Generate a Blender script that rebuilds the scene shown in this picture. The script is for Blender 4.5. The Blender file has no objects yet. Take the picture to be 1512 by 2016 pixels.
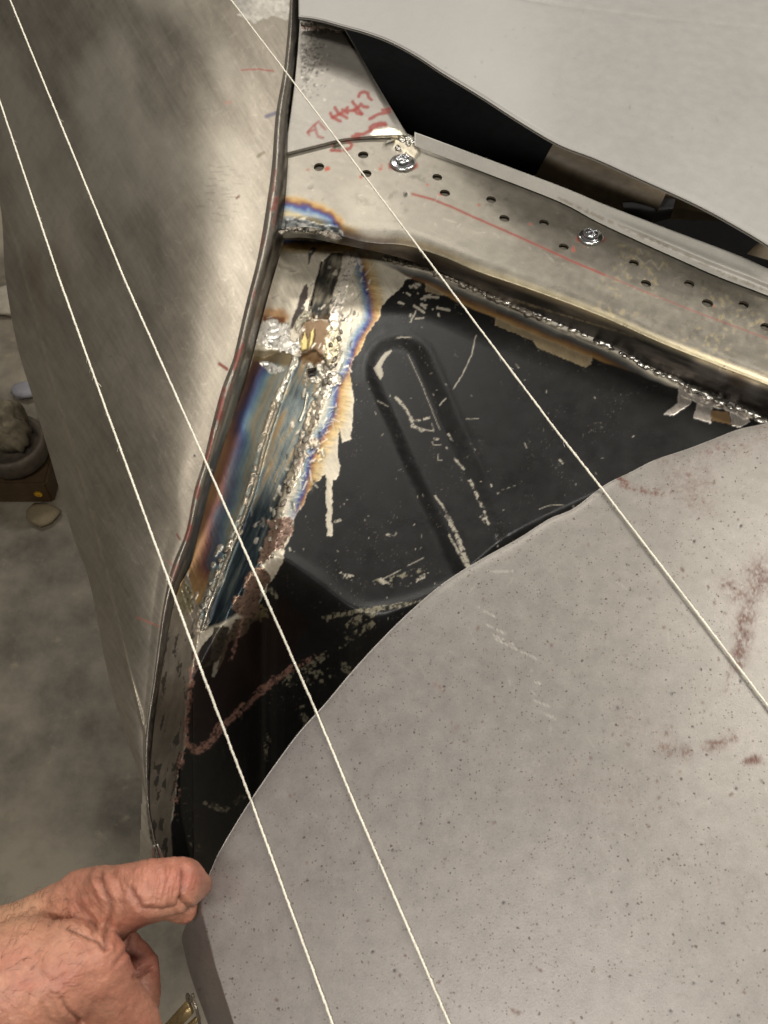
import bpy, math, numpy as np
from math import radians as R_
rng = np.random.default_rng(7)
D = bpy.data; SC = bpy.context.scene; COL = SC.collection

# ------------------------------------------------------------------ camera, world, lamps
CAMZ, TILT, F = 1.35, R_(35), 1900.0
cam = D.cameras.new('camera'); co = D.objects.new('camera', cam); COL.objects.link(co)
co.location = (0, 0, CAMZ); co.rotation_euler = (TILT, 0, 0)
cam.sensor_fit = 'VERTICAL'; cam.sensor_height = 24; cam.lens = 24*F/2016
cam.clip_start = 0.02; cam.clip_end = 60
cam.dof.use_dof = True; cam.dof.focus_distance = 0.58; cam.dof.aperture_fstop = 18.0
SC.camera = co
W = D.worlds.new('World'); SC.world = W; W.use_nodes = True
bg = W.node_tree.nodes['Background']; bg.inputs[0].default_value = (0.86, 0.82, 0.75, 1); bg.inputs[1].default_value = 0.11
SC.view_settings.view_transform = 'Standard'; SC.view_settings.look = 'None'
SC.view_settings.exposure = 0.2; SC.view_settings.gamma = 1
def tube(name, loc, sx, sy, power, col=(1.0, 0.955, 0.89), tgt=(0.05, 0.35, 0.95)):
    l = D.lights.new(name, 'AREA'); l.shape = 'RECTANGLE'; l.size = sx; l.size_y = sy; l.energy = power; l.color = col
    o = D.objects.new(name, l); COL.objects.link(o); o.location = loc
    import mathutils
    d = mathutils.Vector(tgt)-mathutils.Vector(loc); o.rotation_euler = d.to_track_quat('-Z', 'Y').to_euler()
tube('ceiling_lamp', (1.4, 0.85, 2.7), 0.16, 1.2, 30)
tube('ceiling_lamp', (-0.55, 2.3, 2.75), 1.3, 0.16, 21)
tube('ceiling_lamp', (-0.1, -0.5, 2.6), 1.2, 0.16, 21)  # unseen lamp added in front to light the seam and the rail ridge

# ------------------------------------------------------------------ pixel -> place
CT, ST = math.cos(TILT), math.sin(TILT)
def ray(px, py):
    x = (np.asarray(px, float)-756)/F; y = -(np.asarray(py, float)-1008)/F
    return x, y*CT+ST, y*ST-CT
def at(px, py, z):
    """the point that stands at height z along the sight line through a photo pixel"""
    x, y, w = ray(px, py); t = (np.asarray(z, float)-CAMZ)/w
    return np.stack([x*t, y*t, t*w+CAMZ], -1)
def atd(px, py, d):
    x, y, w = ray(px, py); d = np.asarray(d, float)
    return np.stack([x*d, y*d, d*w+CAMZ], -1)
def dist(px, py, z):
    x, y, w = ray(px, py); return (z-CAMZ)/w
def px_of(P):
    P = np.asarray(P, float); y = P[..., 1]; z = P[..., 2]-CAMZ
    yc = y*CT+z*ST; zc = -y*ST+z*CT
    return 756+F*P[..., 0]/-zc, 1008-F*yc/-zc, -zc
def s2l(*c):
    c = np.array(c, float)/255
    return np.where(c <= .04045, c/12.92, ((c+.055)/1.055)**2.4)
def sst(a, b, x):
    t = np.clip((x-a)/(b-a), 0, 1); return t*t*(3-2*t)

# ------------------------------------------------------------------ noise
TB = rng.random((256, 256))
def vn(x, y, seed=0):
    x = x+seed*17.31; y = y+seed*7.77
    xi = np.floor(x).astype(int); yi = np.floor(y).astype(int); fx = x-xi; fy = y-yi
    fx = fx*fx*(3-2*fx); fy = fy*fy*(3-2*fy)
    a = TB[xi & 255, yi & 255]; b = TB[(xi+1) & 255, yi & 255]; c = TB[xi & 255, (yi+1) & 255]; d = TB[(xi+1) & 255, (yi+1) & 255]
    return (a*(1-fx)+b*fx)*(1-fy)+(c*(1-fx)+d*fx)*fy
def fb(x, y, s, seed=0, oc=4, ang=0, st=1.0):
    """fractal noise 0..1 at scale s px; ang/st stretch it along a direction"""
    ca, sa = math.cos(R_(ang)), math.sin(R_(ang))
    u = (x*ca+y*sa)/(s*st); v = (-x*sa+y*ca)/s; r = 0; am = 1; t = 0
    for k in range(oc):
        r = r+am*vn(u, v, seed+k*3.1); t += am; am *= .55; u = u*2.03; v = v*2.03
    return r/t

# ------------------------------------------------------------------ canvases: colour (some reflections painted in), roughness, metalness and relief of the sheet metal
ST_ = 2; X0, Y0 = -100, -100; CW, CH = 860, 1110
GX, GY = np.meshgrid(X0+ST_*np.arange(CW), Y0+ST_*np.arange(CH))
GX = GX.astype(float); GY = GY.astype(float)
class Layer:
    def __init__(s, col, rough, metal):
        s.C = np.tile(np.array(col, float), (CH, CW, 1)); s.R = np.full((CH, CW), float(rough)); s.M = np.full((CH, CW), float(metal)); s.H = np.zeros((CH, CW))
    def put(s, m, col=None, r=None, me=None, h=None, sl=None):
        sl = sl or (slice(0, CH), slice(0, CW))
        if col is not None:
            col = np.asarray(col, float); s.C[sl] = s.C[sl]*(1-m[..., None])+col*m[..., None]
        if r is not None: s.R[sl] = s.R[sl]*(1-m)+r*m
        if me is not None: s.M[sl] = s.M[sl]*(1-m)+me*m
        if h is not None: s.H[sl] += m*h
    def samp(s, px, py, what):
        A = {'C': s.C, 'R': s.R, 'M': s.M, 'H': s.H}[what]
        u = np.clip((px-X0)/ST_, 0, CW-1.001); v = np.clip((py-Y0)/ST_, 0, CH-1.001)
        i = u.astype(int); j = v.astype(int); a = u-i; b = v-j
        if A.ndim == 3: a = a[..., None]; b = b[..., None]
        return (A[j, i]*(1-a)+A[j, i+1]*a)*(1-b)+(A[j+1, i]*(1-a)+A[j+1, i+1]*a)*b
def win(pts, pad):
    p = np.array(pts, float)
    i0 = max(0, int((p[:, 0].min()-pad-X0)/ST_)); i1 = min(CW, int((p[:, 0].max()+pad-X0)/ST_)+2)
    j0 = max(0, int((p[:, 1].min()-pad-Y0)/ST_)); j1 = min(CH, int((p[:, 1].max()+pad-Y0)/ST_)+2)
    return (slice(j0, j1), slice(i0, i1))
def segd(x, y, pts):
    """distance to a polyline, signed side (positive = right of travel), and position along it"""
    best = np.full(x.shape, 1e9); side = np.zeros(x.shape); al = np.zeros(x.shape); acc = 0
    for (ax, ay), (bx, by) in zip(pts[:-1], pts[1:]):
        dx, dy = bx-ax, by-ay; L2 = dx*dx+dy*dy+1e-9
        t = np.clip(((x-ax)*dx+(y-ay)*dy)/L2, 0, 1); qx = x-ax-t*dx; qy = y-ay-t*dy; d = np.hypot(qx, qy)
        m = d < best; best = np.where(m, d, best); side = np.where(m, np.sign(-(qx*dy-qy*dx)), side); al = np.where(m, acc+t*math.sqrt(L2), al); acc += math.sqrt(L2)
    return best, side, al
def warp(x, y, a, s, seed):
    return x+a*(fb(x, y, s, seed, 3)-.5)*2, y+a*(fb(x, y, s, seed+9, 3)-.5)*2
def stroke(L, pts, w, col=None, r=None, me=None, h=None, a=1.0, wa=1.0, ws=8, seed=1, brk=0, soft=1.2, rag=0):
    sl = win(pts, w+wa*2+4); x, y = warp(GX[sl], GY[sl], wa, ws, seed)
    d, sd, al = segd(x, y, pts); m = sst(w/2+soft, w/2-soft, d)*a
    if brk: m = m*sst(brk-.06, brk+.06, fb(GX[sl], GY[sl], 9, seed+4, 3))
    if rag: m = m*(1-rag+rag*sst(.34, .56, fb(GX[sl], GY[sl], 4.5, seed+7, 3)))
    L.put(m, col, r, me, h, sl); return m
def inside(x, y, pts):
    r = np.zeros(x.shape, bool); n = len(pts)
    for k in range(n):
        ax, ay = pts[k]; bx, by = pts[(k+1) % n]
        if ay == by: continue
        c = ((ay > y) != (by > y)) & (x < (bx-ax)*(y-ay)/(by-ay)+ax); r ^= c
    return r
def poly(L, pts, col=None, r=None, me=None, h=None, a=1.0, wa=2.0, ws=8, seed=1, soft=1.2, brk=0, cols=None):
    sl = win(pts, wa*2+6+soft*2); x, y = warp(GX[sl], GY[sl], wa, ws, seed)
    ins = inside(x, y, pts); d, _, _ = segd(x, y, list(pts)+[pts[0]]); sd = np.where(ins, d, -d)
    m = sst(-soft, soft, sd)*a
    if brk: m = m*sst(brk-.05, brk+.05, fb(GX[sl], GY[sl], 7, seed+4, 3))
    if cols is not None: col = cols(GX[sl], GY[sl])
    if L is not None: L.put(m, col, r, me, h, sl)
    return m, sl
def ramp(t, stops):
    ts = np.array([s[0] for s in stops]); cs = np.array([s[1] for s in stops])
    return np.stack([np.interp(t, ts, cs[:, k]) for k in range(3)], -1)
def smooth(pts, n=8):
    p = np.array(pts, float); q = np.vstack([2*p[0]-p[1], p, 2*p[-1]-p[-2]]); out = []
    for k in range(1, len(q)-2):
        for t in np.linspace(0, 1, n, endpoint=False):
            out.append(.5*((2*q[k])+(-q[k-1]+q[k+1])*t+(2*q[k-1]-5*q[k]+4*q[k+1]-q[k+2])*t*t+(-q[k-1]+3*q[k]-3*q[k+1]+q[k+2])*t**3))
    out.append(q[-2]); return np.array(out)
def zz(o, s, pts): return [(o[0]+a/s, o[1]+b/s) for a, b in pts]      # from an enlargement back to photo pixels

# ------------------------------------------------------------------ mesh and material helpers
def new_obj(name, me, mat=None, parent=None):
    o = D.objects.new(name, me); COL.objects.link(o)
    if mat is not None and me is not None: me.materials.append(mat)
    if parent is not None: o.parent = parent
    return o
def tag(o, label=None, cat=None, group=None, kind=None):
    if label: o['label'] = label
    if cat: o['category'] = cat
    if group: o['group'] = group
    if kind: o['kind'] = kind
    return o
def thing(name, label, cat, loc, group=None):
    o = D.objects.new(name, None); COL.objects.link(o); o.location = loc; o.empty_display_size = .02
    return tag(o, label, cat, group)
def mesh(name, V, Fs, smoothit=True):
    me = D.meshes.new(name); V = np.asarray(V, float)
    if isinstance(Fs, np.ndarray):
        n = len(Fs); k = Fs.shape[1]
        me.vertices.add(len(V)); me.vertices.foreach_set('co', V.ravel().astype('f'))
        me.loops.add(n*k); me.loops.foreach_set('vertex_index', Fs.ravel().astype('i'))
        me.polygons.add(n); me.polygons.foreach_set('loop_start', (np.arange(n)*k).astype('i')); me.polygons.foreach_set('loop_total', np.full(n, k, 'i'))
        me.update(calc_edges=True)
    else:
        me.from_pydata([tuple(v) for v in V], [], Fs); me.update()
    me.validate()
    if smoothit: me.polygons.foreach_set('use_smooth', np.ones(len(me.polygons), bool))
    return me
def attrs(me, L, px, py, prop=None):
    n = len(me.vertices)
    c = np.ones((n, 4)); c[:, :3] = L.samp(px, py, 'C'); p = np.ones((n, 4)); p[:, 0] = L.samp(px, py, 'R'); p[:, 1] = L.samp(px, py, 'M')
    a = me.color_attributes.new('Tint', 'FLOAT_COLOR', 'POINT'); a.data.foreach_set('color', c.ravel().astype('f'))
    a = me.color_attributes.new('Finish', 'FLOAT_COLOR', 'POINT'); a.data.foreach_set('color', p.ravel().astype('f'))
def child_fix(parent, V):
    return np.asarray(V)-np.array(parent.location) if parent is not None else np.asarray(V)
def gridfaces(n, m, keep=None):
    i, j = np.meshgrid(np.arange(n-1), np.arange(m-1), indexing='ij')
    f = np.stack([i*m+j, (i+1)*m+j, (i+1)*m+j+1, i*m+j+1], -1).reshape(-1, 4)
    return f if keep is None else f[keep(f)]
def compact(V, Fc, *ex):
    u, inv = np.unique(Fc, return_inverse=True); return (V[u], inv.reshape(Fc.shape))+tuple(e[u] for e in ex)
def sheet(name, L, mat, parent, PX, PY, Z, skirt=(), thick=.0012, holes=(), split=None, flip=False):
    """sheet-metal surface from an (n,m) lattice; skirt names the edges that get a real thickness"""
    n, m = PX.shape; px = PX.ravel().copy(); py = PY.ravel().copy(); z = Z.ravel()
    Fc = gridfaces(n, m)
    if flip: Fc = Fc[:, ::-1]
    for (hx, hy, ha, hb, rot) in holes:
        c, s = math.cos(R_(rot)), math.sin(R_(rot)); u = ((px-hx)*c+(py-hy)*s)/ha; v = (-(px-hx)*s+(py-hy)*c)/hb; r = np.hypot(u, v)
        In = r < 1.0; Fc = Fc[~In[Fc].all(1)]; used = np.zeros(len(px), bool); used[Fc.ravel()] = True
        k = In & used; sc = 1/np.maximum(r[k], 1e-3)
        px[k] = hx+(px[k]-hx)*sc; py[k] = hy+(py[k]-hy)*sc
    V = at(px, py, z)
    if L is not None: V[:, 2] += 0
    ids = np.arange(n*m).reshape(n, m); ex = {'i0': ids[0], 'i1': ids[-1], 'j0': ids[:, 0], 'j1': ids[:, -1]}
    Vs, Fx, pxs, pys = [V], [Fc], [px], [py]; off = len(V)
    for k in skirt:
        e = ex[k]; down = V[e].copy(); down[:, 2] -= thick; q = len(e)
        Vs.append(down); pxs.append(px[e]); pys.append(py[e]); a = np.arange(q-1)
        f = np.stack([e[a], e[a+1], off+a+1, off+a], -1); Fx.append(f); off += q
    V = np.vstack(Vs); Fc = np.vstack(Fx); px = np.concatenate(pxs); py = np.concatenate(pys)
    V, Fc, px, py = compact(V, Fc, px, py)
    me = mesh(name, child_fix(parent, V), Fc); attrs(me, L, px, py)
    return new_obj(name, me, mat, parent)
def by_axis(A, B, n, m, ax, t0, t1, ease=None, sm=True):
    """lattice between two curves matched on the same x (ax=0) or y (ax=1)"""
    A = smooth(A) if sm else np.array(A, float); B = smooth(B) if sm else np.array(B, float)
    u = np.linspace(t0, t1, n); o = 1-ax
    a = np.interp(u, A[:, ax], A[:, o]); b = np.interp(u, B[:, ax], B[:, o]); t = np.linspace(0, 1, m)
    if ease: t = ease(t)
    O = a[:, None]*(1-t)+b[:, None]*t; U = np.repeat(u[:, None], m, 1)
    return (U, O, t) if ax == 0 else (O, U, t)
def arclen(pts, n, sm=True):
    p = smooth(pts) if sm else np.array(pts, float)
    s = np.concatenate([[0], np.cumsum(np.hypot(*np.diff(p, axis=0)[:, :2].T))]); u = np.linspace(0, s[-1], n)
    return np.stack([np.interp(u, s, p[:, k]) for k in range(p.shape[1])], -1)

def principled(name):
    m = D.materials.new(name); m.use_nodes = True; nt = m.node_tree; return m, nt, nt.nodes['Principled BSDF']
def N(nt, t, **k):
    n = nt.nodes.new(t)
    for a, b in k.items():
        if a.startswith('i_'):
            key = a[2:]; key = int(key) if key.isdigit() else key.replace('_', ' ')
            n.inputs[key].default_value = b
        else: setattr(n, a, b)
    return n
def mat_canvas(name, bump=.25, sc=900, colvar=.12, rvar=.08, spec=.5, speck=None, aniso=(1, 1, 1)):
    """sheet metal: colour and finish come from the surface's own attributes; grain, scratches and speckles are procedural"""
    m, nt, P = principled(name); lk = nt.links.new
    a = N(nt, 'ShaderNodeAttribute', attribute_name='Tint'); f = N(nt, 'ShaderNodeAttribute', attribute_name='Finish')
    tc = N(nt, 'ShaderNodeTexCoord'); mp = N(nt, 'ShaderNodeMapping'); mp.inputs['Scale'].default_value = aniso; lk(tc.outputs['Object'], mp.inputs[0])
    n1 = N(nt, 'ShaderNodeTexNoise', i_Scale=sc, i_Detail=5.0, i_Roughness=.65); lk(mp.outputs[0], n1.inputs['Vector'])
    n2 = N(nt, 'ShaderNodeTexNoise', i_Scale=sc*.09, i_Detail=6.0, i_Roughness=.6); lk(mp.outputs[0], n2.inputs['Vector'])
    mr = N(nt, 'ShaderNodeMapRange'); lk(n1.outputs[0], mr.inputs[0]); mr.inputs[1].default_value = .3; mr.inputs[2].default_value = .7; mr.inputs[3].default_value = 1-colvar; mr.inputs[4].default_value = 1+colvar
    mr2 = N(nt, 'ShaderNodeMapRange'); lk(n2.outputs[0], mr2.inputs[0]); mr2.inputs[1].default_value = .3; mr2.inputs[2].default_value = .7; mr2.inputs[3].default_value = 1-colvar*.8; mr2.inputs[4].default_value = 1+colvar*.8
    mu = N(nt, 'ShaderNodeMath', operation='MULTIPLY'); lk(mr.outputs[0], mu.inputs[0]); lk(mr2.outputs[0], mu.inputs[1])
    mx = N(nt, 'ShaderNodeVectorMath', operation='SCALE'); lk(a.outputs['Color'], mx.inputs[0]); lk(mu.outputs[0], mx.inputs['Scale'])
    colout = mx.outputs[0]
    if speck:
        for (vs, th, col, dens, sd) in speck:
            v = N(nt, 'ShaderNodeTexVoronoi', i_Scale=vs, i_Randomness=1.0); wn = N(nt, 'ShaderNodeTexNoise', i_Scale=vs*1.7, i_Detail=3.0)
            lk(tc.outputs['Object'], wn.inputs['Vector']); vm = N(nt, 'ShaderNodeMix', data_type='VECTOR'); vm.inputs[0].default_value = .0016
            ad = N(nt, 'ShaderNodeVectorMath', operation='MULTIPLY_ADD'); lk(wn.outputs['Color'], ad.inputs[0]); ad.inputs[1].default_value = (.9/vs,)*3; lk(tc.outputs['Object'], ad.inputs[2])
            lk(ad.outputs[0], v.inputs['Vector'])
            sp = N(nt, 'ShaderNodeSeparateColor'); lk(v.outputs['Color'], sp.inputs[0])
            big = N(nt, 'ShaderNodeTexNoise', i_Scale=14+sd, i_Detail=3.0); lk(tc.outputs['Object'], big.inputs['Vector'])
            th1 = N(nt, 'ShaderNodeMath', operation='MULTIPLY'); lk(sp.outputs[1], th1.inputs[0]); th1.inputs[1].default_value = th
            ls = N(nt, 'ShaderNodeMath', operation='LESS_THAN'); lk(v.outputs['Distance'], ls.inputs[0]); lk(th1.outputs[0], ls.inputs[1])
            dm = N(nt, 'ShaderNodeMath', operation='MULTIPLY'); lk(big.outputs[0], dm.inputs[0]); dm.inputs[1].default_value = dens*2
            gt = N(nt, 'ShaderNodeMath', operation='LESS_THAN'); lk(sp.outputs[0], gt.inputs[0]); lk(dm.outputs[0], gt.inputs[1])
            mm = N(nt, 'ShaderNodeMath', operation='MULTIPLY'); lk(ls.outputs[0], mm.inputs[0]); lk(gt.outputs[0], mm.inputs[1])
            m8 = N(nt, 'ShaderNodeMath', operation='MULTIPLY'); lk(mm.outputs[0], m8.inputs[0]); m8.inputs[1].default_value = .8
            mc = N(nt, 'ShaderNodeMix', data_type='RGBA'); lk(m8.outputs[0], mc.inputs[0]); lk(colout, mc.inputs[6]); mc.inputs[7].default_value = (*col, 1); colout = mc.outputs[2]
    lk(colout, P.inputs['Base Color'])
    sf = N(nt, 'ShaderNodeSeparateColor'); lk(f.outputs['Color'], sf.inputs[0])
    rr = N(nt, 'ShaderNodeMath', operation='MULTIPLY_ADD'); lk(n2.outputs[0], rr.inputs[0]); rr.inputs[1].default_value = rvar*2
    rs = N(nt, 'ShaderNodeMath', operation='SUBTRACT'); lk(sf.outputs[0], rs.inputs[0]); rs.inputs[1].default_value = rvar; lk(rs.outputs[0], rr.inputs[2])
    lk(rr.outputs[0], P.inputs['Roughness']); lk(sf.outputs[1], P.inputs['Metallic']); P.inputs['Specular IOR Level'].default_value = spec
    bp = N(nt, 'ShaderNodeBump'); bp.inputs['Strength'].default_value = bump; bp.inputs['Distance'].default_value = .0004; lk(n1.outputs[0], bp.inputs['Height']); lk(bp.outputs[0], P.inputs['Normal'])
    return m
def mat_plain(name, col, rough=.5, metal=0, bump=.2, sc=400, var=.15, spec=.5, sss=0, coarse=8):
    m, nt, P = principled(name); lk = nt.links.new
    tc = N(nt, 'ShaderNodeTexCoord'); n1 = N(nt, 'ShaderNodeTexNoise', i_Scale=sc, i_Detail=6.0, i_Roughness=.65); lk(tc.outputs['Object'], n1.inputs['Vector'])
    n2 = N(nt, 'ShaderNodeTexNoise', i_Scale=sc/coarse, i_Detail=4.0); lk(tc.outputs['Object'], n2.inputs['Vector'])
    ad = N(nt, 'ShaderNodeMath', operation='ADD'); lk(n1.outputs[0], ad.inputs[0]); lk(n2.outputs[0], ad.inputs[1])
    mr = N(nt, 'ShaderNodeMapRange'); lk(ad.outputs[0], mr.inputs[0]); mr.inputs[1].default_value = .6; mr.inputs[2].default_value = 1.4; mr.inputs[3].default_value = 1-var*2; mr.inputs[4].default_value = 1+var*2
    mx = N(nt, 'ShaderNodeVectorMath', operation='SCALE'); mx.inputs[0].default_value = col; lk(mr.outputs[0], mx.inputs['Scale']); lk(mx.outputs[0], P.inputs['Base Color'])
    P.inputs['Roughness'].default_value = rough; P.inputs['Metallic'].default_value = metal; P.inputs['Specular IOR Level'].default_value = spec
    bp = N(nt, 'ShaderNodeBump'); bp.inputs['Strength'].default_value = bump; bp.inputs['Distance'].default_value = .0005; lk(n1.outputs[0], bp.inputs['Height']); lk(bp.outputs[0], P.inputs['Normal'])
    return m

RED = s2l(146, 50, 40)
BODY0 = (-.1, .55, .93)

# ================================================================== the outlines, in photo pixels
LIP_L = [(574, -60), (571, 0), (560, 126), (543, 226), (535, 327), (525, 402), (508, 503), (483, 603), (463, 690), (456, 715), (437, 764), (419, 830), (401, 905), (382, 967), (366, 1047), (339, 1115), (322, 1189), (311, 1265), (301, 1345), (290, 1415), (285, 1484), (289, 1571), (299, 1637), (309, 1680), (318, 1705)]
FLA_R = [(590, -60), (589, 0), (595, 60), (589, 130), (580, 226), (578, 327), (572, 417), (558, 478), (528, 583), (508, 660), (498, 700), (482, 756), (457, 830), (440, 877), (416, 954), (390, 1055), (374, 1115), (352, 1158), (334, 1230), (318, 1328), (305, 1415), (296, 1519), (296, 1592), (304, 1637), (313, 1680), (322, 1705)]
Q_L = [(-90, -60), (-70, 60), (-40, 240), (0, 400), (11, 550), (34, 681), (63, 778), (103, 915), (143, 1052), (177, 1149), (211, 1320), (245, 1440), (280, 1543), (302, 1634), (313, 1680), (320, 1705)]
U_ = [(540, 306), (572, 300), (625, 287), (680, 274), (740, 268), (800, 266), (818, 277), (950, 337), (1099, 395), (1173, 434), (1247, 469), (1322, 503), (1415, 544), (1512, 581), (1600, 620)]
RG = [(530, 455), (600, 447), (650, 458), (700, 473), (745, 480), (800, 484), (870, 505), (941, 535), (1035, 567), (1177, 620), (1318, 682), (1512, 758), (1600, 793)]
SM = [(530, 470), (600, 468), (655, 478), (700, 487), (760, 500), (820, 518), (871, 537), (955, 574), (1082, 628), (1200, 678), (1275, 720), (1365, 763), (1478, 812), (1512, 825), (1600, 860)]
RIDGE = [(600, 560), (596, 640), (590, 690), (584, 703), (548, 795), (522, 875), (498, 967), (469, 1047), (429, 1150), (408, 1205), (398, 1240)]
WELD2 = [(690, 497), (684, 530), (678, 560), (664, 600), (660, 650), (652, 700), (648, 735), (630, 790), (612, 830), (600, 870), (585, 915), (568, 955), (551, 1000), (540, 1045), (528, 1090), (505, 1135), (487, 1175), (471, 1206)]
LID_E = [(1640, 780), (1560, 812), (1512, 832), (1455, 845), (1400, 866), (1350, 885), (1290, 905), (1240, 930), (1190, 955), (1130, 1000), (1080, 1022), (1020, 1060), (940, 1105), (870, 1150), (800, 1210), (740, 1270), (690, 1325), (640, 1385), (590, 1440), (545, 1500), (500, 1565), (465, 1620), (430, 1680), (414, 1716), (392, 1765), (366, 1820), (358, 1851), (366, 1890), (378, 1930), (394, 1975), (409, 2016), (440, 2110)]
TOPE = [(540, 30), (597, 34), (630, 39), (677, 52), (720, 64), (768, 82), (820, 110), (870, 143), (950, 192), (1021, 238), (1099, 284), (1173, 313), (1255, 350), (1322, 380), (1377, 406), (1433, 436), (1512, 483), (1620, 555)]

# ================================================================== car body
body = thing('car_body', 'unfinished bare steel car body corner with welded seams and black inner panel', 'car body', BODY0)

# ---- canvas of the inner panel (black panel, ground steel, welds, heat tint)
I = Layer((.0085, .0085, .008), .36, 0)
g1 = fb(GX, GY, 3, 1, 3); g2 = fb(GX, GY, 90, 2, 4); g3 = fb(GX, GY, 22, 3, 4)
I.C *= (.8+.45*g2+.3*(g3-.5))[..., None]; I.R += .12*(g3-.5)+.1*(g2-.5)
dust = sst(.70, .85, g1)*sst(.5, .7, fb(GX, GY, 40, 5, 3)); I.put(dust*.35, s2l(120, 112, 98), .7)
# swage (raised stadium rib)
sw = [(783, 727), (850, 880), (960, 1120), (1010, 1230)]; d, _, _ = segd(GX, GY, sw); d = d+3*(g3-.5)
I.H += 3.4*sst(74, 34, d)+.2*np.exp(-((d-74)/7)**2)
# crease under the rib where the arch turns down
cr = [(540, 1085), (620, 1135), (705, 1197), (800, 1188), (900, 1150)]; d, sd, _ = segd(GX, GY, smooth(cr)); I.H += .8*np.exp(-(d/12)**2)
# ---- ground-back steel on the left
BB = [(850, 520), (850, 536), (822, 543), (797, 549), (794, 563), (775, 580), (762, 589), (752, 605), (746, 623), (736, 639), (720, 660), (716, 675), (710, 692), (695, 706), (690, 720), (688, 740), (693, 760), (696, 777), (695, 820), (693, 845), (690, 866), (672, 871), (667, 842), (665, 860), (666, 888), (667, 910), (669, 933), (655, 946), (653, 994), (654, 1052), (645, 1057), (643, 994), (641, 933), (632, 940), (615, 957), (604, 975), (596, 996), (586, 1010), (577, 1026), (575, 1052), (562, 1079), (556, 1105), (548, 1120), (530, 1150), (520, 1170), (500, 1205), (480, 1225), (450, 1248), (440, 1270), (425, 1330), (418, 1330), (425, 1270), (428, 1240)]
STEEL = [(470, 440)]+[(850, 500)]+BB+[(405, 1262), (385, 1290), (372, 1355), (366, 1415), (366, 1467), (350, 1519), (344, 1571), (336, 1623), (334, 1700), (250, 1700), (250, 1200)]
def steel_col(x, y):
    br = fb(x, y, 3, 11, 3, 62, 9); bb = fb(x, y, 26, 12, 3)
    return s2l(212, 202, 182)*(.72+.38*br+.3*(bb-.5))[..., None]
mst, slst = poly(I, STEEL, None, .38, .55, 0, wa=4, ws=9, seed=21, cols=steel_col)
I.H[slst] -= .12*mst
br = fb(GX, GY, 2.6, 13, 2, 70, 10); MS = np.zeros((CH, CW)); MS[slst] = mst
I.H += MS*(br-.5)*.12
# serrated extra ground patches
for k, p in enumerate([[(838, 556), (885, 562), (927, 572), (960, 590), (979, 600), (975, 617), (941, 608), (927, 590), (885, 584), (838, 574)],
                       [(976, 622), (1049, 640), (1110, 668), (1165, 690), (1166, 707), (1162, 718), (1153, 723), (1100, 702), (1056, 683), (1049, 669), (1000, 650), (976, 640)]]):
    poly(I, p, None, .42, .75, -.1, wa=3, ws=4, seed=30+k, cols=lambda x, y: s2l(178, 160, 128)*(.8+.35*fb(x, y, 2.5, 9, 3, 70, 8))[..., None])
# heat tint beside the long seam
SMs = smooth(SM); slm = (slice(int((440-Y0)/2), int((900-Y0)/2)), slice(int((690-X0)/2), CW))
dS, sS, aS = segd(GX[slm], GY[slm], SMs[::3]); x_ = GX[slm]; below = sS > 0
wv = 7*(fb(x_, GY[slm], 40, 41, 3)-.5); dd = dS+wv
tw = np.interp(x_, [690, 800, 900, 1180, 1220, 1320, 1360, 1600], [12, 30, 40, 38, 30, 16, 10, 8])
tint = ramp(dd, [(0, s2l(236, 230, 216)), (8, s2l(214, 206, 188)), (13, s2l(132, 126, 114)), (19, s2l(78, 78, 76)), (25, s2l(60, 56, 52)), (30, s2l(82, 60, 40)), (36, s2l(120, 92, 56)), (44, s2l(150, 128, 92))])
tint = tint*(.85+.35*fb(x_, GY[slm], 2.5, 14, 2, 24, 9))[..., None]
I.put(below*sst(tw+2, tw-2, dd)*sst(700, 800, x_)*.95, tint*1.15, .42, .25, None, slm)
for p in [[(1337, 757), (1370, 764), (1400, 775), (1440, 793), (1478, 812), (1473, 829), (1448, 815), (1425, 805), (1390, 800), (1365, 790), (1340, 778)],
          [(1337, 765), (1334, 794), (1307, 815), (1327, 818), (1358, 796), (1365, 774)], [(1375, 790), (1365, 822), (1399, 834), (1401, 803)],
          [(1435, 800), (1442, 839), (1458, 842), (1476, 829), (1449, 806)]]:
    poly(I, p, None, .32, .85, .25, wa=2.2, ws=5, seed=int(p[0][0]), cols=lambda x, y: s2l(222, 214, 205)*(.65+.6*fb(x, y, 2.6, 19, 2, 75, 9))[..., None])
poly(I, [(1399, 808), (1401, 827), (1440, 836), (1434, 812)], s2l(150, 122, 88), .4, .7, 0, wa=2, ws=4)
stroke(I, [(1195, 678), (1275, 716), (1340, 752)], 7, s2l(205, 200, 190), .35, .8, .2, seed=8, wa=2)
stroke(I, [(860, 545), (955, 585), (1082, 640), (1195, 690)], 6, s2l(196, 188, 172), .35, .8, .15, seed=9, wa=2.5, a=.9)
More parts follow.
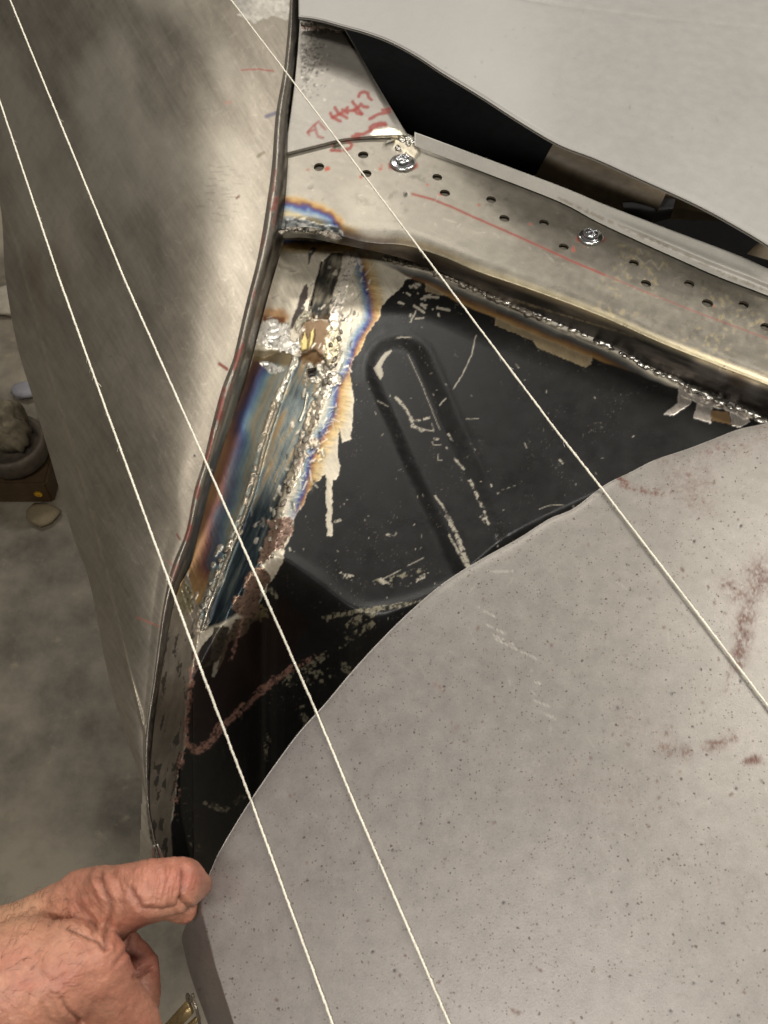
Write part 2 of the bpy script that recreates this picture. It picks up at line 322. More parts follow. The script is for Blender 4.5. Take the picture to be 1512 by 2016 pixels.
# ---- rainbow at the right of the second weld
RB2 = smooth([(700, 495), (708, 520), (711, 531), (720, 565), (728, 605), (725, 637), (704, 666), (692, 697), (683, 729), (664, 756), (661, 788), (654, 819), (630, 862), (614, 893), (606, 928), (598, 965), (585, 1000), (570, 1040)])
sl = win(RB2, 70); x, y = warp(GX[sl], GY[sl], 3, 18, 51); d, sd, al = segd(x, y, RB2[::2]); s = -d*sd     # sd>0: right of travel (downwards) = image left
s = np.where(True, d*-sd, 0)
t_ = ramp(s, [(-60, s2l(196, 190, 176)), (-16, s2l(176, 174, 162)), (-10, s2l(132, 146, 148)), (-6, s2l(98, 122, 148)), (-2, s2l(62, 76, 128)), (2, s2l(66, 54, 96)), (5, s2l(110, 72, 66)), (9, s2l(160, 116, 68)), (16, s2l(188, 160, 108)), (32, s2l(196, 182, 152))])
t_ = t_*(.62+.72*fb(GX[sl], GY[sl], 2.5, 52, 2, 12, 8))[..., None]
m = MS[sl]*sst(-22, -13, s)*sst(42, 24, s)*sst(485, 520, GY[sl])*sst(1060, 980, GY[sl]); I.put(m*(.72+.35*fb(GX[sl], GY[sl], 7, 54, 3)), t_, .36, .6, None, sl)
# ---- first strip: between the flange and the thin ridge
S1 = [(520, 704), (500, 700), (440, 860), (380, 1060), (345, 1160), (360, 1230), (400, 1240), (429, 1150), (469, 1047), (498, 967), (522, 875), (548, 795), (584, 703), (560, 690)]
BL1 = smooth([(545, 700), (519, 733), (498, 782), (477, 835), (478, 872), (469, 909), (462, 941), (454, 981), (435, 1020), (429, 1073), (420, 1110)])
sl = win(S1, 20); x, y = warp(GX[sl], GY[sl], 4, 22, 61); d, sd, al = segd(x, y, BL1[::2]); s = -d*sd
t1 = ramp(s, [(-75, s2l(150, 118, 62)), (-40, s2l(132, 94, 48)), (-24, s2l(104, 62, 42)), (-13, s2l(66, 44, 60)), (-3, s2l(40, 50, 92)), (5, s2l(52, 84, 112)), (13, s2l(96, 120, 122)), (22, s2l(140, 130, 102)), (32, s2l(122, 128, 120)), (44, s2l(150, 136, 104)), (60, s2l(108, 120, 120))])
lo_ = sst(850, 930, GY[sl])[..., None]*.55*((s > -14) & (s < 60))[..., None]; t1 = t1*(1-lo_)+s2l(70, 76, 74)*lo_; up = sst(800, 720, GY[sl])[..., None]; t1 = t1*(1-.35*up*(s < -10)[..., None])
t1 = t1*(.82+.3*fb(GX[sl], GY[sl], 3, 62, 2, 112, 12)+.25*(fb(GX[sl], GY[sl], 14, 63, 3, 112, 3)-.5))[..., None]
m, _ = poly(None, S1, wa=1, soft=1.5); m = m if m.shape == s.shape else None
mm, sl2 = poly(None, S1, wa=1.5, ws=8, soft=1.5); T1 = np.zeros((CH, CW, 3)); gy_ = t1.mean(-1, keepdims=True); T1[sl] = t1*.76+gy_*.24*np.array([1.05, 1, .92])
I.put(mm, T1[sl2], .42, .5, -.1, sl2)
# ---- second strip: between the ridge and the second weld (a shallow valley)
S2 = [(584, 703), (548, 795), (522, 875), (498, 967), (469, 1047), (429, 1150), (400, 1240), (440, 1225), (471, 1206), (505, 1135), (530, 1080), (551, 991), (580, 915), (601, 862), (622, 809), (649, 716), (620, 690)]
def s2c(x, y):
    a = fb(x, y, 4, 71, 3, 112, 14); b = fb(x, y, 12, 72, 3, 112, 4)
    c = ramp(a*.6+b*.4, [(.25, s2l(76, 84, 86)), (.45, s2l(110, 118, 116)), (.55, s2l(134, 134, 122)), (.68, s2l(150, 124, 88)), (.8, s2l(176, 170, 150))])
    k = sst(930, 1010, y+.2*(x-520)); return c*(1-k[..., None])+k[..., None]*ramp(a, [(.3, s2l(22, 28, 34)), (.55, s2l(40, 50, 54)), (.8, s2l(74, 78, 74))])
poly(I, S2, None, .36, .65, -.4, wa=2, ws=8, seed=73, soft=4, cols=s2c)
m, sl = poly(None, S2, wa=1, soft=14); I.H[sl] -= 2.6*m*sst(690, 790, GY[sl])
# top zone details
for (y0, y1) in [(0, 0)]:
    T = [(548, 470), (700, 480), (700, 505), (650, 500), (540, 500)]
    poly(I, T, None, .4, .7, 0, wa=2, cols=lambda x, y: ramp(y+6*(fb(x, y, 10, 81, 2)-.5), [(455, s2l(150, 158, 160)), (470, s2l(140, 150, 165)), (475, s2l(58, 70, 118)), (480, s2l(120, 86, 50)), (487, s2l(196, 160, 96)), (500, s2l(206, 194, 168))]))
Z1 = lambda p: zz((480, 440), 6.3, p)
poly(I, Z1([(850, 280), (900, 300), (890, 350), (840, 400), (810, 510), (795, 500), (800, 350)]), s2l(72, 66, 62), .5, .3, -.15, wa=1.2, ws=5)
poly(I, Z1([(780, 740), (800, 800), (790, 930), (740, 1010), (770, 1050), (650, 1200), (600, 1320), (565, 1300), (600, 1180), (660, 1050), (690, 900), (740, 790)]), s2l(74, 66, 62), .5, .3, -.15, wa=1.5, ws=5)
poly(I, Z1([(960, 480), (1100, 360), (1230, 360), (1210, 560), (1130, 800), (1060, 1000), (1050, 1180), (860, 1180), (820, 1000), (900, 730)]), None, .42, .6, -.8, wa=2, ws=6, cols=lambda x, y: ramp(fb(x, y, 9, 83, 3, 110, 3), [(.3, s2l(52, 52, 48)), (.5, s2l(96, 90, 78)), (.7, s2l(150, 142, 124))]))
stroke(I, Z1([(965, 480), (940, 600), (895, 740), (860, 900), (815, 1080)]), 4, (.006, .006, .005), .6, .1, -2.0, wa=.8)
# brown burnt patches
poly(I, Z1([(240, 1050), (500, 1060), (560, 1150), (540, 1240), (220, 1250)]), s2l(170, 118, 58), .4, .6, 0, a=.75, wa=3, soft=7)
poly(I, Z1([(230, 1140), (500, 1170), (520, 1240), (220, 1230)]), s2l(110, 62, 34), .4, .6, 0, a=.85, wa=3, soft=4)
poly(I, Z1([(700, 1200), (830, 1150), (1060, 1160), (1120, 1260), (1060, 1420), (1010, 1638), (1020, 1800), (900, 1800), (700, 1700), (680, 1500)]), s2l(78, 52, 20), .33, .9, -.3, a=.9, wa=9, ws=14, soft=9)
poly(I, Z1([(120, 1560), (560, 1580), (680, 1700), (640, 1780), (110, 1700)]), s2l(98, 84, 56), .35, .5, 0, a=.9, wa=2, soft=3)
# the bright slivers in the burnt patch
for p in [[(690, 1500), (760, 1350), (800, 1450), (790, 1560), (720, 1580)], [(810, 1560), (830, 1340), (870, 1300), (875, 1400), (850, 1500)]]:
    poly(I, Z1(p), s2l(186, 168, 110), .3, .5, .3, wa=1)
# white ground weld metal: irregular, raised
WH = s2l(232, 222, 206)
def weldpatch(p, h=1.0, c=WH, seed=1, wa=4, ws=6):
    p = [tuple(q) for q in smooth(list(p)+[p[0]], 4)[:-1]]; m, sl = poly(None, p, wa=wa*1.3, ws=ws, seed=seed, soft=1.6); x, y = GX[sl], GY[sl]
    nz = fb(x, y, 7, seed+3, 4); pit = sst(.60, .68, fb(x, y, 4.5, seed+5, 3)); blb = 1-np.abs(2*fb(x, y, 11, seed+6, 2)-1)
    I.put(m, c*(.66+.5*nz)[..., None]*(1-.55*pit)[..., None], .34, .62, None, sl); I.H[sl] += m*(h*(.25+.35*blb)+(nz-.5)*.55-pit*.25)
weldpatch(Z1([(230, 1200), (380, 1190), (460, 1240), (550, 1230), (560, 1400), (640, 1480), (690, 1420), (700, 1540), (600, 1620), (480, 1590), (300, 1530), (170, 1500), (165, 1400)]), 1.3, s2l(244, 238, 226), 91)
weldpatch(Z1([(630, 1260), (690, 1130), (760, 1090), (820, 1130), (800, 1190), (720, 1250), (650, 1350)]), .8, s2l(180, 172, 150), 92)
weldpatch(Z1([(1240, 370), (1330, 350), (1400, 480), (1340, 600), (1300, 760), (1250, 900), (1230, 1040), (1190, 1130), (1180, 1300), (1120, 1320), (1060, 1250), (1060, 1110), (1120, 960), (1170, 880), (1150, 800), (1220, 640), (1270, 480)]), 1.1, WH, 93, 3)
weldpatch(Z1([(1060, 1330), (1180, 1320), (1190, 1500), (1170, 1700), (1110, 1800), (1000, 1700), (1010, 1540)]), .9, s2l(206, 192, 158), 94)
weldpatch(Z1([(1390, 330), (1460, 480), (1430, 520), (1400, 440)]), .5, s2l(225, 220, 208), 95, 1)
Z4 = lambda p: zz((480, 680), 6.3, p)
weldpatch(Z4([(210, 200), (300, 200), (480, 280), (480, 330), (340, 350), (220, 230)]), .5, s2l(214, 210, 200), 96, 2)
weldpatch(Z4([(590, 190), (630, 130), (670, 160), (670, 230), (600, 330), (520, 520), (470, 680), (400, 690), (400, 580), (450, 510), (540, 340)]), 1.3, s2l(206, 200, 184), 97, 1.5)
weldpatch(Z4([(1030, 290), (1200, 380), (1190, 470), (1100, 510), (1060, 600), (1000, 660), (880, 640), (860, 600), (940, 520), (990, 400)]), 1.4, s2l(236, 228, 210), 98, 3)
weldpatch(Z4([(840, 700), (1000, 660), (960, 780), (940, 830), (910, 960), (860, 1080), (800, 1120), (740, 1000), (780, 850)]), 1.2, s2l(214, 200, 176), 99, 2.5)
weldpatch(Z4([(680, 1060), (760, 1060), (760, 1120), (880, 1130), (940, 1190), (920, 1300), (830, 1260), (740, 1340), (640, 1400), (640, 1240), (700, 1180)]), 1.1, s2l(196, 182, 162), 100, 3)
weldpatch(Z4([(640, 1400), (780, 1330), (760, 1440), (700, 1560), (660, 1640), (560, 1638), (600, 1500)]), .9, s2l(178, 164, 146), 101, 3)
weldpatch(Z4([(590, 1500), (700, 1530), (650, 1700), (560, 1790), (520, 1720)]), .9, s2l(200, 188, 164), 102, 3)
weldpatch(Z4([(740, 360), (780, 340), (780, 500), (740, 660), (720, 620), (760, 480)]), .6, s2l(186, 178, 160), 103, 1.2)
stroke(I, Z4([(790, 600), (750, 800), (695, 930)]), 3, s2l(236, 228, 206), .3, .9, .8, wa=.4)
for c_, r_ in [((850, 410), 42), ((955, 360), 38), ((820, 250), 40), ((940, 275), 50), ((910, 430), 36)]:
    weldpatch(Z4([(c_[0]+r_*math.cos(a), c_[1]+r_*math.sin(a)) for a in np.linspace(0, 6.28, 9)[:-1]]), 1.2, s2l(200, 194, 178), 110+r_, .8)
poly(I, Z4([(780, 300), (900, 280), (890, 380), (800, 400)]), (.01, .007, .005), .3, .1, -1.2, wa=1.5)
for k in range(220):    # grinding marks on the bare steel beside the welds
    cy = rng.uniform(480, 1000); cx = np.interp(cy, *np.array(WELD2).T[::-1])+rng.uniform(4, 44) if k % 2 else rng.uniform(520, 620)
    if not (k % 2) and cy > 640: continue
    a = R_(rng.choice([20, 75, 150])+rng.normal(0, 16)); L_ = rng.uniform(4, 20); g = rng.choice([240, 225, 110])
    stroke(I, [(cx, cy), (cx+L_*math.cos(a), cy+L_*math.sin(a))], rng.uniform(1, 2.6), s2l(g, g*.97, g*.9), .36, .6, rng.uniform(-.06, .1), a=rng.uniform(.25, .7), wa=1.5, ws=6, seed=k % 30)
for k in range(170):    # overlapping grinder nicks and spatter along the second weld
    cy = rng.uniform(495, 1090); cx = np.interp(cy, *np.array(WELD2).T[::-1])+rng.normal(4, 20); a = R_(110+rng.normal(0, 22)); L_ = rng.uniform(1, 13); g = rng.choice([235, 214, 190, 120, 60], p=[.34, .22, .16, .16, .12])*np.interp(cy, [495, 850, 1090], [1, .95, .72])
    stroke(I, [(cx, cy), (cx+L_*math.cos(a), cy+L_*math.sin(a))], rng.uniform(1.5, 7), s2l(g, g*.96, g*.88), .34, .6, rng.uniform(.05, .45) if g > 125 else -.25, a=rng.uniform(.6, 1), wa=2.5, ws=5, seed=k % 40)
# thin ridge edge running down
rp = arclen([tuple(p) for p in RIDGE[4:]], 40)
stroke(I, [tuple(p) for p in rp], 5.5, s2l(200, 190, 172), .3, .85, 1.6, wa=.8, seed=5, brk=.22)
stroke(I, [tuple(p+np.array([-8, -3])) for p in rp], 8, s2l(170, 158, 140), .4, .75, .7, wa=2.5, ws=6, seed=6, brk=.56)
# ---- lower weld rubble
Z6 = lambda p: zz((340, 1020), 5.04, p)
ROS = s2l(142, 118, 104)
weldpatch(Z6([(930, 20), (1150, 0), (1190, 120), (1130, 220), (1100, 300), (1000, 330), (940, 420), (850, 440), (900, 260), (960, 110)]), .8, ROS, 120, 4)
weldpatch(Z6([(840, 480), (900, 490), (970, 600), (930, 680), (860, 800), (850, 1000), (740, 1000), (600, 900), (610, 780), (700, 760), (730, 580)]), .9, s2l(138, 112, 96), 121, 4)
weldpatch(Z6([(620, 1000), (850, 990), (770, 1060), (740, 1130), (640, 1190), (560, 1230), (500, 1420), (440, 1510), (470, 1380), (540, 1200)]), .15, s2l(120, 104, 86), 122, 2.5)
weldpatch(Z6([(400, 1080), (560, 1080), (540, 1180), (460, 1400), (300, 1480), (380, 1380)]), .1, s2l(82, 76, 66), 123, 2)
poly(I, Z6([(820, 840), (940, 880), (960, 1000), (880, 1040), (820, 960)]), s2l(112, 100, 70), .5, .4, .2, wa=4, ws=3, brk=.45)
for c_, rx, ry, c in [((575, 265), 28, 45, 235), ((465, 300), 34, 40, 190), ((400, 460), 20, 28, 190), ((430, 350), 18, 40, 160), ((520, 470), 16, 45, 200), ((480, 600), 24, 90, 210), ((230, 770), 16, 40, 190), ((430, 720), 20, 60, 180), ((330, 800), 40, 110, 150), ((330, 1050), 28, 80, 140), ((265, 890), 26, 60, 140)]:
    weldpatch(Z6([(c_[0]+rx*math.cos(a)+.3*ry*math.sin(-a), c_[1]+ry*math.sin(a)) for a in np.linspace(0, 6.28, 9)[:-1]]), .9, s2l(c, c*.96, c*.88), int(c_[0]), 1)
# ---- grey strip beside the flange at the bottom, flaking
LOW = [(370, 1120), (353, 1165), (330, 1230), (312, 1328), (298, 1415), (288, 1519), (288, 1600), (296, 1650), (330, 1740), (340, 1700), (336, 1623), (344, 1571), (350, 1519), (364, 1467), (364, 1415), (371, 1355), (381, 1293), (394, 1250), (395, 1210), (380, 1170)]
poly(I, LOW, None, .42, .55, .1, wa=1.5, cols=lambda x, y: s2l(138, 128, 114)*(.45+.6*fb(x, y, 30, 130, 3, 105, 3)+.4*fb(x, y, 5, 131, 3, 105, 5))[..., None])
mlow, sll = poly(None, LOW, wa=1.5)
fl = sst(.60, .64, fb(GX[sll], GY[sll], 9, 133, 4, 100, 3.2)); I.put(mlow*fl*.9, s2l(48, 44, 38), .5, .2, -.2, sll)
bw = Z6([(120, 620), (60, 760), (90, 900), (160, 960), (210, 880), (180, 720)]); weldpatch(bw, .5, s2l(150, 140, 112), 134, 2)
# ---- rusty pink edge and brown sheen at the bottom
poly(I, [(378, 1330), (420, 1250), (560, 1180), (600, 1230), (560, 1310), (480, 1380), (430, 1450), (390, 1470), (368, 1440)], s2l(32, 18, 14), .42, .1, 0, a=.6, wa=8, ws=30, soft=20)
PK = s2l(142, 106, 92)
for pts, w, b in [([(384, 1290), (374, 1350), (367, 1420), (367, 1465)], 9, .25), ([(367, 1462), (387, 1478), (410, 1466), (422, 1450), (432, 1430)], 15, .2), ([(432, 1440), (450, 1420), (471, 1401), (495, 1380), (519, 1355), (530, 1350)], 13, .36),
                  ([(495, 1375), (519, 1352), (547, 1335), (582, 1312), (620, 1295)], 12, .48), ([(360, 1480), (352, 1520), (345, 1600)], 10, .52), ([(455, 1300), (470, 1250), (478, 1215)], 5, .3)]:
    stroke(I, pts, w, PK, .6, .2, .1, wa=6, ws=7, seed=int(w*7+pts[0][0]), brk=b, soft=2.2, a=.9, rag=.8)
LGT = s2l(150, 146, 134); OLV = s2l(122, 116, 98)
for pts, w, b in [([(600, 1320), (640, 1290), (680, 1262), (730, 1230)], 14, .5), ([(640, 1215), (700, 1205), (760, 1195), (830, 1185)], 9, .42), ([(690, 1230), (740, 1200)], 16, .45),
                  ([(740, 1145), (790, 1135), (835, 1120)], 9, .5), ([(530, 1160), (545, 1175)], 9, .4), ([(480, 1570), (440, 1595), (405, 1580)], 10, .42), ([(560, 1340), (600, 1335), (650, 1330)], 26, .60), ([(590, 1380), (600, 1420), (615, 1440)], 12, .56),
                  ([(680, 1310), (700, 1330)], 22, .5), ([(530, 1450), (520, 1500)], 14, .60), ([(370, 1640), (390, 1670)], 14, .6), ([(480, 1700), (510, 1680)], 14, .62)]:
    stroke(I, pts, w, OLV, .5, .3, .05, wa=4, ws=6, seed=int(w*3+pts[0][1]), brk=b-.03, rag=.9)
# ---- scratches and chips on the black panel
Z7 = lambda p: zz((660, 560), 3.36, p); SCR = s2l(168, 161, 146)
poly(I, Z7([(370, 430), (330, 450), (290, 500), (255, 555), (280, 600), (300, 635), (318, 600), (305, 540), (340, 480), (375, 445)]), SCR, .45, .5, 0, wa=1.6, ws=3)
for pts, w, b in [([(400, 745), (450, 800), (500, 880), (515, 940), (580, 965)], 7, 0), ([(520, 900), (560, 900)], 4, 0), ([(585, 890), (620, 880)], 6, 0), ([(590, 960), (650, 970)], 2.2, 0), ([(640, 920), (650, 960)], 3, 0),
                  ([(930, 340), (900, 470), (840, 600), (780, 690)], 2.4, 0), ([(480, 460), (580, 680), (690, 960)], 1.3, 0), ([(280, 770), (350, 805)], 2, 0), ([(380, 360), (430, 350), (500, 350)], 3, .4), ([(300, 620), (360, 740)], 4, .55),
                  ([(690, 800), (730, 755)], 2.5, 0), ([(865, 890), (950, 888)], 1.4, 0), ([(640, 1040), (650, 1060), (700, 1062)], 1.6, 0), ([(680, 1120), (680, 1162), (705, 1165)], 1.6, 0), ([(750, 990), (790, 1060)], 5, .45),
                  ([(790, 1155), (850, 1220)], 6, .45), ([(860, 1250), (910, 1330), (940, 1400), (975, 1480), (1000, 1550)], 7, .42), ([(830, 1280), (850, 1360)], 6, .5), ([(1030, 1260), (1040, 1360), (1075, 1380)], 6, .5), ([(970, 1540), (1010, 1580)], 10, .4),
                  ([(650, 1390), (700, 1450), (740, 1520)], 5, .4), ([(740, 1530), (800, 1650), (880, 1860)], 10, .30), ([(750, 1650), (830, 1800), (880, 1880)], 5, .4), ([(1060, 1660), (1075, 1740)], 4, .4), ([(660, 1020), (675, 1020)], 6, 0), ([(735, 1080), (742, 1085)], 3, 0),
                  ([(480, 1860), (580, 1810)], 1.6, 0), ([(340, 1655), (385, 1665)], 6, .4), ([(40, 1920), (130, 1945)], 12, .5), ([(290, 1960), (430, 1890)], 2, .3), ([(300, 1950), (350, 1990), (480, 1990), (560, 1940), (620, 1915)], 10, .46), ([(1485, 1160), (1505, 1185)], 4, 0),
                  ([(1195, 530), (1215, 550)], 4, .3), ([(1350, 1485), (1420, 1460), (1510, 1460)], 1.2, 0), ([(1100, 1360), (1190, 1330)], 1.2, .4), ([(0, 1570), (30, 1560)], 6, 0), ([(1255, 1050), (1265, 1080)], 2.5, 0)]:
    stroke(I, Z7(pts), w*.82, SCR, .42, .45, -.06, wa=2.6 if w > 4 else 1.2, ws=4, seed=int(abs(pts[0][0])+w), brk=b+(.04 if b else 0), a=.95, rag=.75 if w > 2.5 else .3)
for k in range(26):   # little torn chips under the rail corner
    cx, cy = 815+rng.normal(0, 28), 585+rng.normal(0, 20)
    if cy < 545 or cx < 775: continue
    a = R_(20+rng.normal(0, 25)); L_ = min(12, rng.exponential(4)); stroke(I, [(cx-L_*math.cos(a), cy-L_*math.sin(a)), (cx+L_*math.cos(a), cy+L_*math.sin(a))], rng.uniform(1.5, 4.5), SCR, .45, .5, 0, wa=1.5, ws=4, seed=k)
for k in range(110):
    cx, cy = rng.uniform(580, 1300), rng.uniform(560, 1350); stroke(I, [(cx, cy), (cx+rng.normal(0, 2), cy+rng.normal(0, 2))], rng.uniform(.8, 2.0), SCR, .5, .3, 0, a=rng.uniform(.3, .9), wa=0)

def z_inner(px, py):
    z = .9245-.000012*(py-500)+.000006*(px-900)
    c = smooth([(380, 1330), (480, 1150), (545, 1092), (705, 1197), (800, 1190), (900, 1130), (1000, 1050), (1150, 975), (1300, 912), (1400, 868), (1600, 800)])
    yc = np.interp(px, c[:, 0], c[:, 1]); q_ = np.clip(py-yc, 0, None); z = z-.00042*q_*q_/(q_+45)
    dl = np.interp(py, *np.array(smooth(FLA_R)).T[::-1]); z = z+.010*np.exp(-np.clip(px-dl, 0, None)/22)*sst(1200, 900, py)
    z = z+.00030*np.clip(np.interp(py, [1150, 1250, 1700], [0, 60, 60])-(px-dl), 0, None)
    return z
IM = mat_canvas('inner_panel_finish', bump=.22, sc=1500, colvar=.10, rvar=.06, spec=.30)
ix = np.arange(270, 1600, 2.0); iy = np.arange(430, 1800, 2.0); PXg, PYg = np.meshgrid(ix, iy)
MASK = [(270, 1790), (285, 1400), (380, 950), (480, 600), (530, 434), (900, 480), (1598, 790), (1598, 960), (1300, 1000), (1110, 1110), (900, 1250), (720, 1430), (580, 1620), (520, 1790)]
zI = z_inner(PXg, PYg)+I.samp(PXg, PYg, 'H')*.001
keepV = inside(PXg, PYg, MASK).ravel(); n_, m_ = PXg.shape
Fg = gridfaces(n_, m_)[:, ::-1]; Fg = Fg[keepV[Fg].all(1)]; Vg = at(PXg.ravel(), PYg.ravel(), zI.ravel())
cxy = np.stack([PXg.ravel()[Fg].mean(1), PYg.ravel()[Fg].mean(1)], -1)
reg = np.zeros(len(Fg), int)
reg[inside(cxy[:, 0], cxy[:, 1], [(470, 430), (612, 430), (622, 520), (600, 640), (590, 695), (490, 690)])] = 3
reg[inside(cxy[:, 0], cxy[:, 1], S2)] = 2; reg[inside(cxy[:, 0], cxy[:, 1], [(q[0]-(12 if q[0] < 400 or q == (440, 860) else 0), q[1]) for q in S1])] = 1
reg[inside(cxy[:, 0], cxy[:, 1], LOW)] = 4
for rid, nm, lb in [(0, 'inner_panel', 'black painted inner panel with pressed rib, scratches and ground steel edge'), (1, 'filler_strip', 'narrow steel strip tinted gold, purple and blue by heat'), (2, 'joint_strip', 'blue grey burnt steel strip in the valley beside the weld'), (3, 'corner_patch', 'bright ground steel patch with chunky white weld'), (4, 'return_flange', 'grey flaking lower flange')]:
    f = Fg[reg == rid]
    V, Fc, a, b = compact(Vg, f, PXg.ravel(), PYg.ravel())
    me = mesh(nm, child_fix(body, V), Fc); attrs(me, I, a, b); tag(new_obj(nm, me, IM, body), lb)

# ---- rail with the row of holes
Rl = Layer(s2l(172, 165, 151)*.78, .40, .60)
b1 = fb(GX, GY, 60, 201, 4, 25, 2); b2 = fb(GX, GY, 4, 202, 3, 25, 5); b3 = fb(GX, GY, 14, 203, 4)
Rl.C *= (.66+.32*b1+.12*sst(1300, 800, GX)+.16*b2+.18*(b3-.5))[..., None]; Rl.R += .14*(b1-.5)+.12*(b3-.5)
# yellowish oxide crumbs towards the right
pr = sst(.60, .66, fb(GX, GY, 7, 205, 4))*sst(.42, .6, fb(GX, GY, 70, 206, 3))*sst(1080, 1220, GX); Rl.put(pr*.55, s2l(176, 160, 118), .6, .4)
dkm = sst(.62, .72, fb(GX, GY, 11, 207, 4))*sst(.5, .7, fb(GX, GY, 50, 208, 3)); Rl.put(dkm*.35, s2l(84, 78, 68), .5, .5)
# wall below the rolled ridge: dark reflection of the black panel painted in
RGs, SMs2 = smooth(RG), smooth(SM); yr = np.interp(GX, RGs[:, 0], RGs[:, 1]); wall = sst(6, 14, GY-yr)*sst(690, 780, GX)
wl = ramp(fb(GX, GY, 12, 210, 4, 22, 6), [(.3, s2l(34, 30, 28)), (.55, s2l(66, 60, 54)), (.75, s2l(120, 112, 104))]); Rl.put(wall, wl, .42, .5)
Rl.put(sst(-18, -6, GY-yr)*sst(9, 2, GY-yr)*sst(760, 800, GX)*.8, s2l(222, 208, 172), .27, .75)  # ridge highlight painted in as a bright golden band
# heat tint along the bottom edge on the left, and the weld corner
tl = GY-np.interp(GX, RGs[:, 0], RGs[:, 1]); tt = ramp(tl+5*(fb(GX, GY, 20, 212, 3)-.5), [(-40, s2l(186, 172, 140)), (-20, s2l(160, 126, 66)), (-10, s2l(92, 62, 40)), (0, s2l(50, 42, 44)), (10, s2l(60, 46, 36))])
Rl.put(sst(-34, -14, tl)*sst(720, 690, GX)*sst(640, 665, GX)*.8, tt, .35, .7); Rl.put(sst(-20, -6, tl)*sst(1000, 850, GX)*sst(690, 705, GX)*.6, tt, .35, .7)
ea = [(540, 404), (575, 403), (610, 408), (640, 420), (660, 436), (672, 455)]; sl = win(ea, 60); x, y = warp(GX[sl], GY[sl], 9, 22, 214); d, sd, _ = segd(x, y, smooth(ea)[::2]); s = d*sd
tc_ = ramp(s, [(-18, s2l(172, 156, 122)), (-9, s2l(160, 128, 78)), (-3, s2l(98, 66, 60)), (2, s2l(60, 64, 112)), (6, s2l(96, 118, 140)), (14, s2l(140, 142, 138)), (20, s2l(170, 156, 120)), (28, s2l(118, 120, 118))])
Rl.put(sst(-20, -8, s)*sst(62, 50, s)*sst(690, 668, GX[sl]+.4*(GY[sl]-440)), tc_*(.85+.3*fb(GX[sl], GY[sl], 3, 215, 2, 15, 5))[..., None], .4, .75, None, sl)
poly(Rl, zz((450, 380), 3.78, [(430, 200), (560, 190), (700, 240), (830, 250), (850, 330), (760, 370), (690, 300), (420, 300)]), None, .42, .7, .5, wa=4, ws=7, cols=lambda x, y: ramp(fb(x, y, 6, 217, 3), [(.3, s2l(60, 62, 62)), (.5, s2l(124, 126, 124)), (.72, s2l(190, 188, 178))]))
# bright shiny rub
for c_, rr, cc in [((740, 425), 40, 216), ((700, 395), 30, 205), ((720, 360), 18, 205)]:
    poly(Rl, [(c_[0]+rr*1.4*math.cos(a), c_[1]+rr*math.sin(a)) for a in np.linspace(0, 6.28, 12)[:-1]], s2l(cc, cc*.96, cc*.88), .36, .7, 0, a=.14, wa=10, ws=18, soft=16)
# the red marker line, dots and smears
stroke(Rl, [(812, 382), (850, 392), (888, 407), (950, 435), (1023, 467), (1043, 476), (1128, 515), (1190, 541)], 4.2, RED, .6, .1, a=.85, wa=.6, seed=3)
stroke(Rl, [(1190, 541), (1247, 565), (1359, 610), (1512, 667), (1590, 700)], 2.4, RED, .6, .1, a=.7, wa=.5, seed=4)
for x, y, w in [(840, 363, 4), (942, 403, 4), (1043, 441, 4), (748, 332, 5), (605, 334, 3.5), (750, 325, 3), (1128, 492, 6), (1127, 486, 4), (645, 331, 7), (641, 333, 6), (709, 348, 5), (866, 382, 5), (1404, 603, 4), (1149, 486, 3)]:
    stroke(Rl, [(x, y), (x+2, y+1)], w, s2l(184, 84, 58), .6, .1, a=.8, wa=1.2, ws=4, seed=int(x))
for sx, sy in [(793, 320), (1163, 465)]: stroke(Rl, [(sx-22, sy+5), (sx+22, sy+6)], 15, s2l(150, 66, 46), .6, .1, a=.75, wa=2, ws=6, seed=sx)
Zt = lambda p: zz((570, 150), 6.048, p)
for p in [[(510, 770), (600, 762), (700, 775), (745, 815), (720, 860), (650, 880)], [(495, 882), (610, 888)], [(520, 785), (512, 830)]]: stroke(Rl, Zt(p), 5.6, RED, .6, .1, a=.85, wa=.5)
stroke(Rl, [(1251, 503), (1268, 520), (1282, 512), (1297, 531), (1306, 517)], 1.6, s2l(206, 196, 170), .5, .5, a=.8, wa=.6)
for k in range(60):
    cx = rng.uniform(600, 1500); cy = np.interp(cx, *smooth(U_).T)+rng.uniform(15, 150); a = R_(rng.normal(30, 50)); L_ = rng.exponential(9)
    stroke(Rl, [(cx, cy), (cx+L_*math.cos(a), cy+L_*math.sin(a))], rng.uniform(.7, 1.6), s2l(214, 206, 188), .4, .7, a=rng.uniform(.25, .7), wa=.8)
for k in range(5): stroke(Rl, [(1000+k*4, 590), (1512, 735+k*3), (1590, 770)], 1.5, s2l(206, 190, 150), .5, .6, a=.5, wa=1.2, seed=k, brk=.55)
poly(Rl, [(770, 268), (800, 264), (826, 300), (815, 316), (800, 300), (775, 292)], None, .4, .8, .7, wa=4, ws=6, cols=lambda x, y: s2l(206, 196, 174)*(.7+.5*fb(x, y, 5, 220, 3))[..., None])
stroke(Rl, [(762, 283), (775, 279)], 5, s2l(52, 46, 40), .5, .4, -1, wa=1)
stroke(Rl, [(659, 288), (668, 288)], 8, s2l(110, 108, 92), .4, .6, -.6, wa=2, ws=3)
stroke(Rl, [(799, 383), (799.5, 383)], 5, (.02, .018, .015), .3, .2, -1, wa=0)
def zrail(PX, T):
    drop = np.interp(PX, [530, 650, 720, 900, 1600], [.006, .008, .012, .024, .031])
    return .955-.0034*sst(.80, 1.03, T)**1.5-drop*np.clip((T-1.0), 0, 1)**.9-.0014*np.exp(-((T-1)/.03)**2)*0
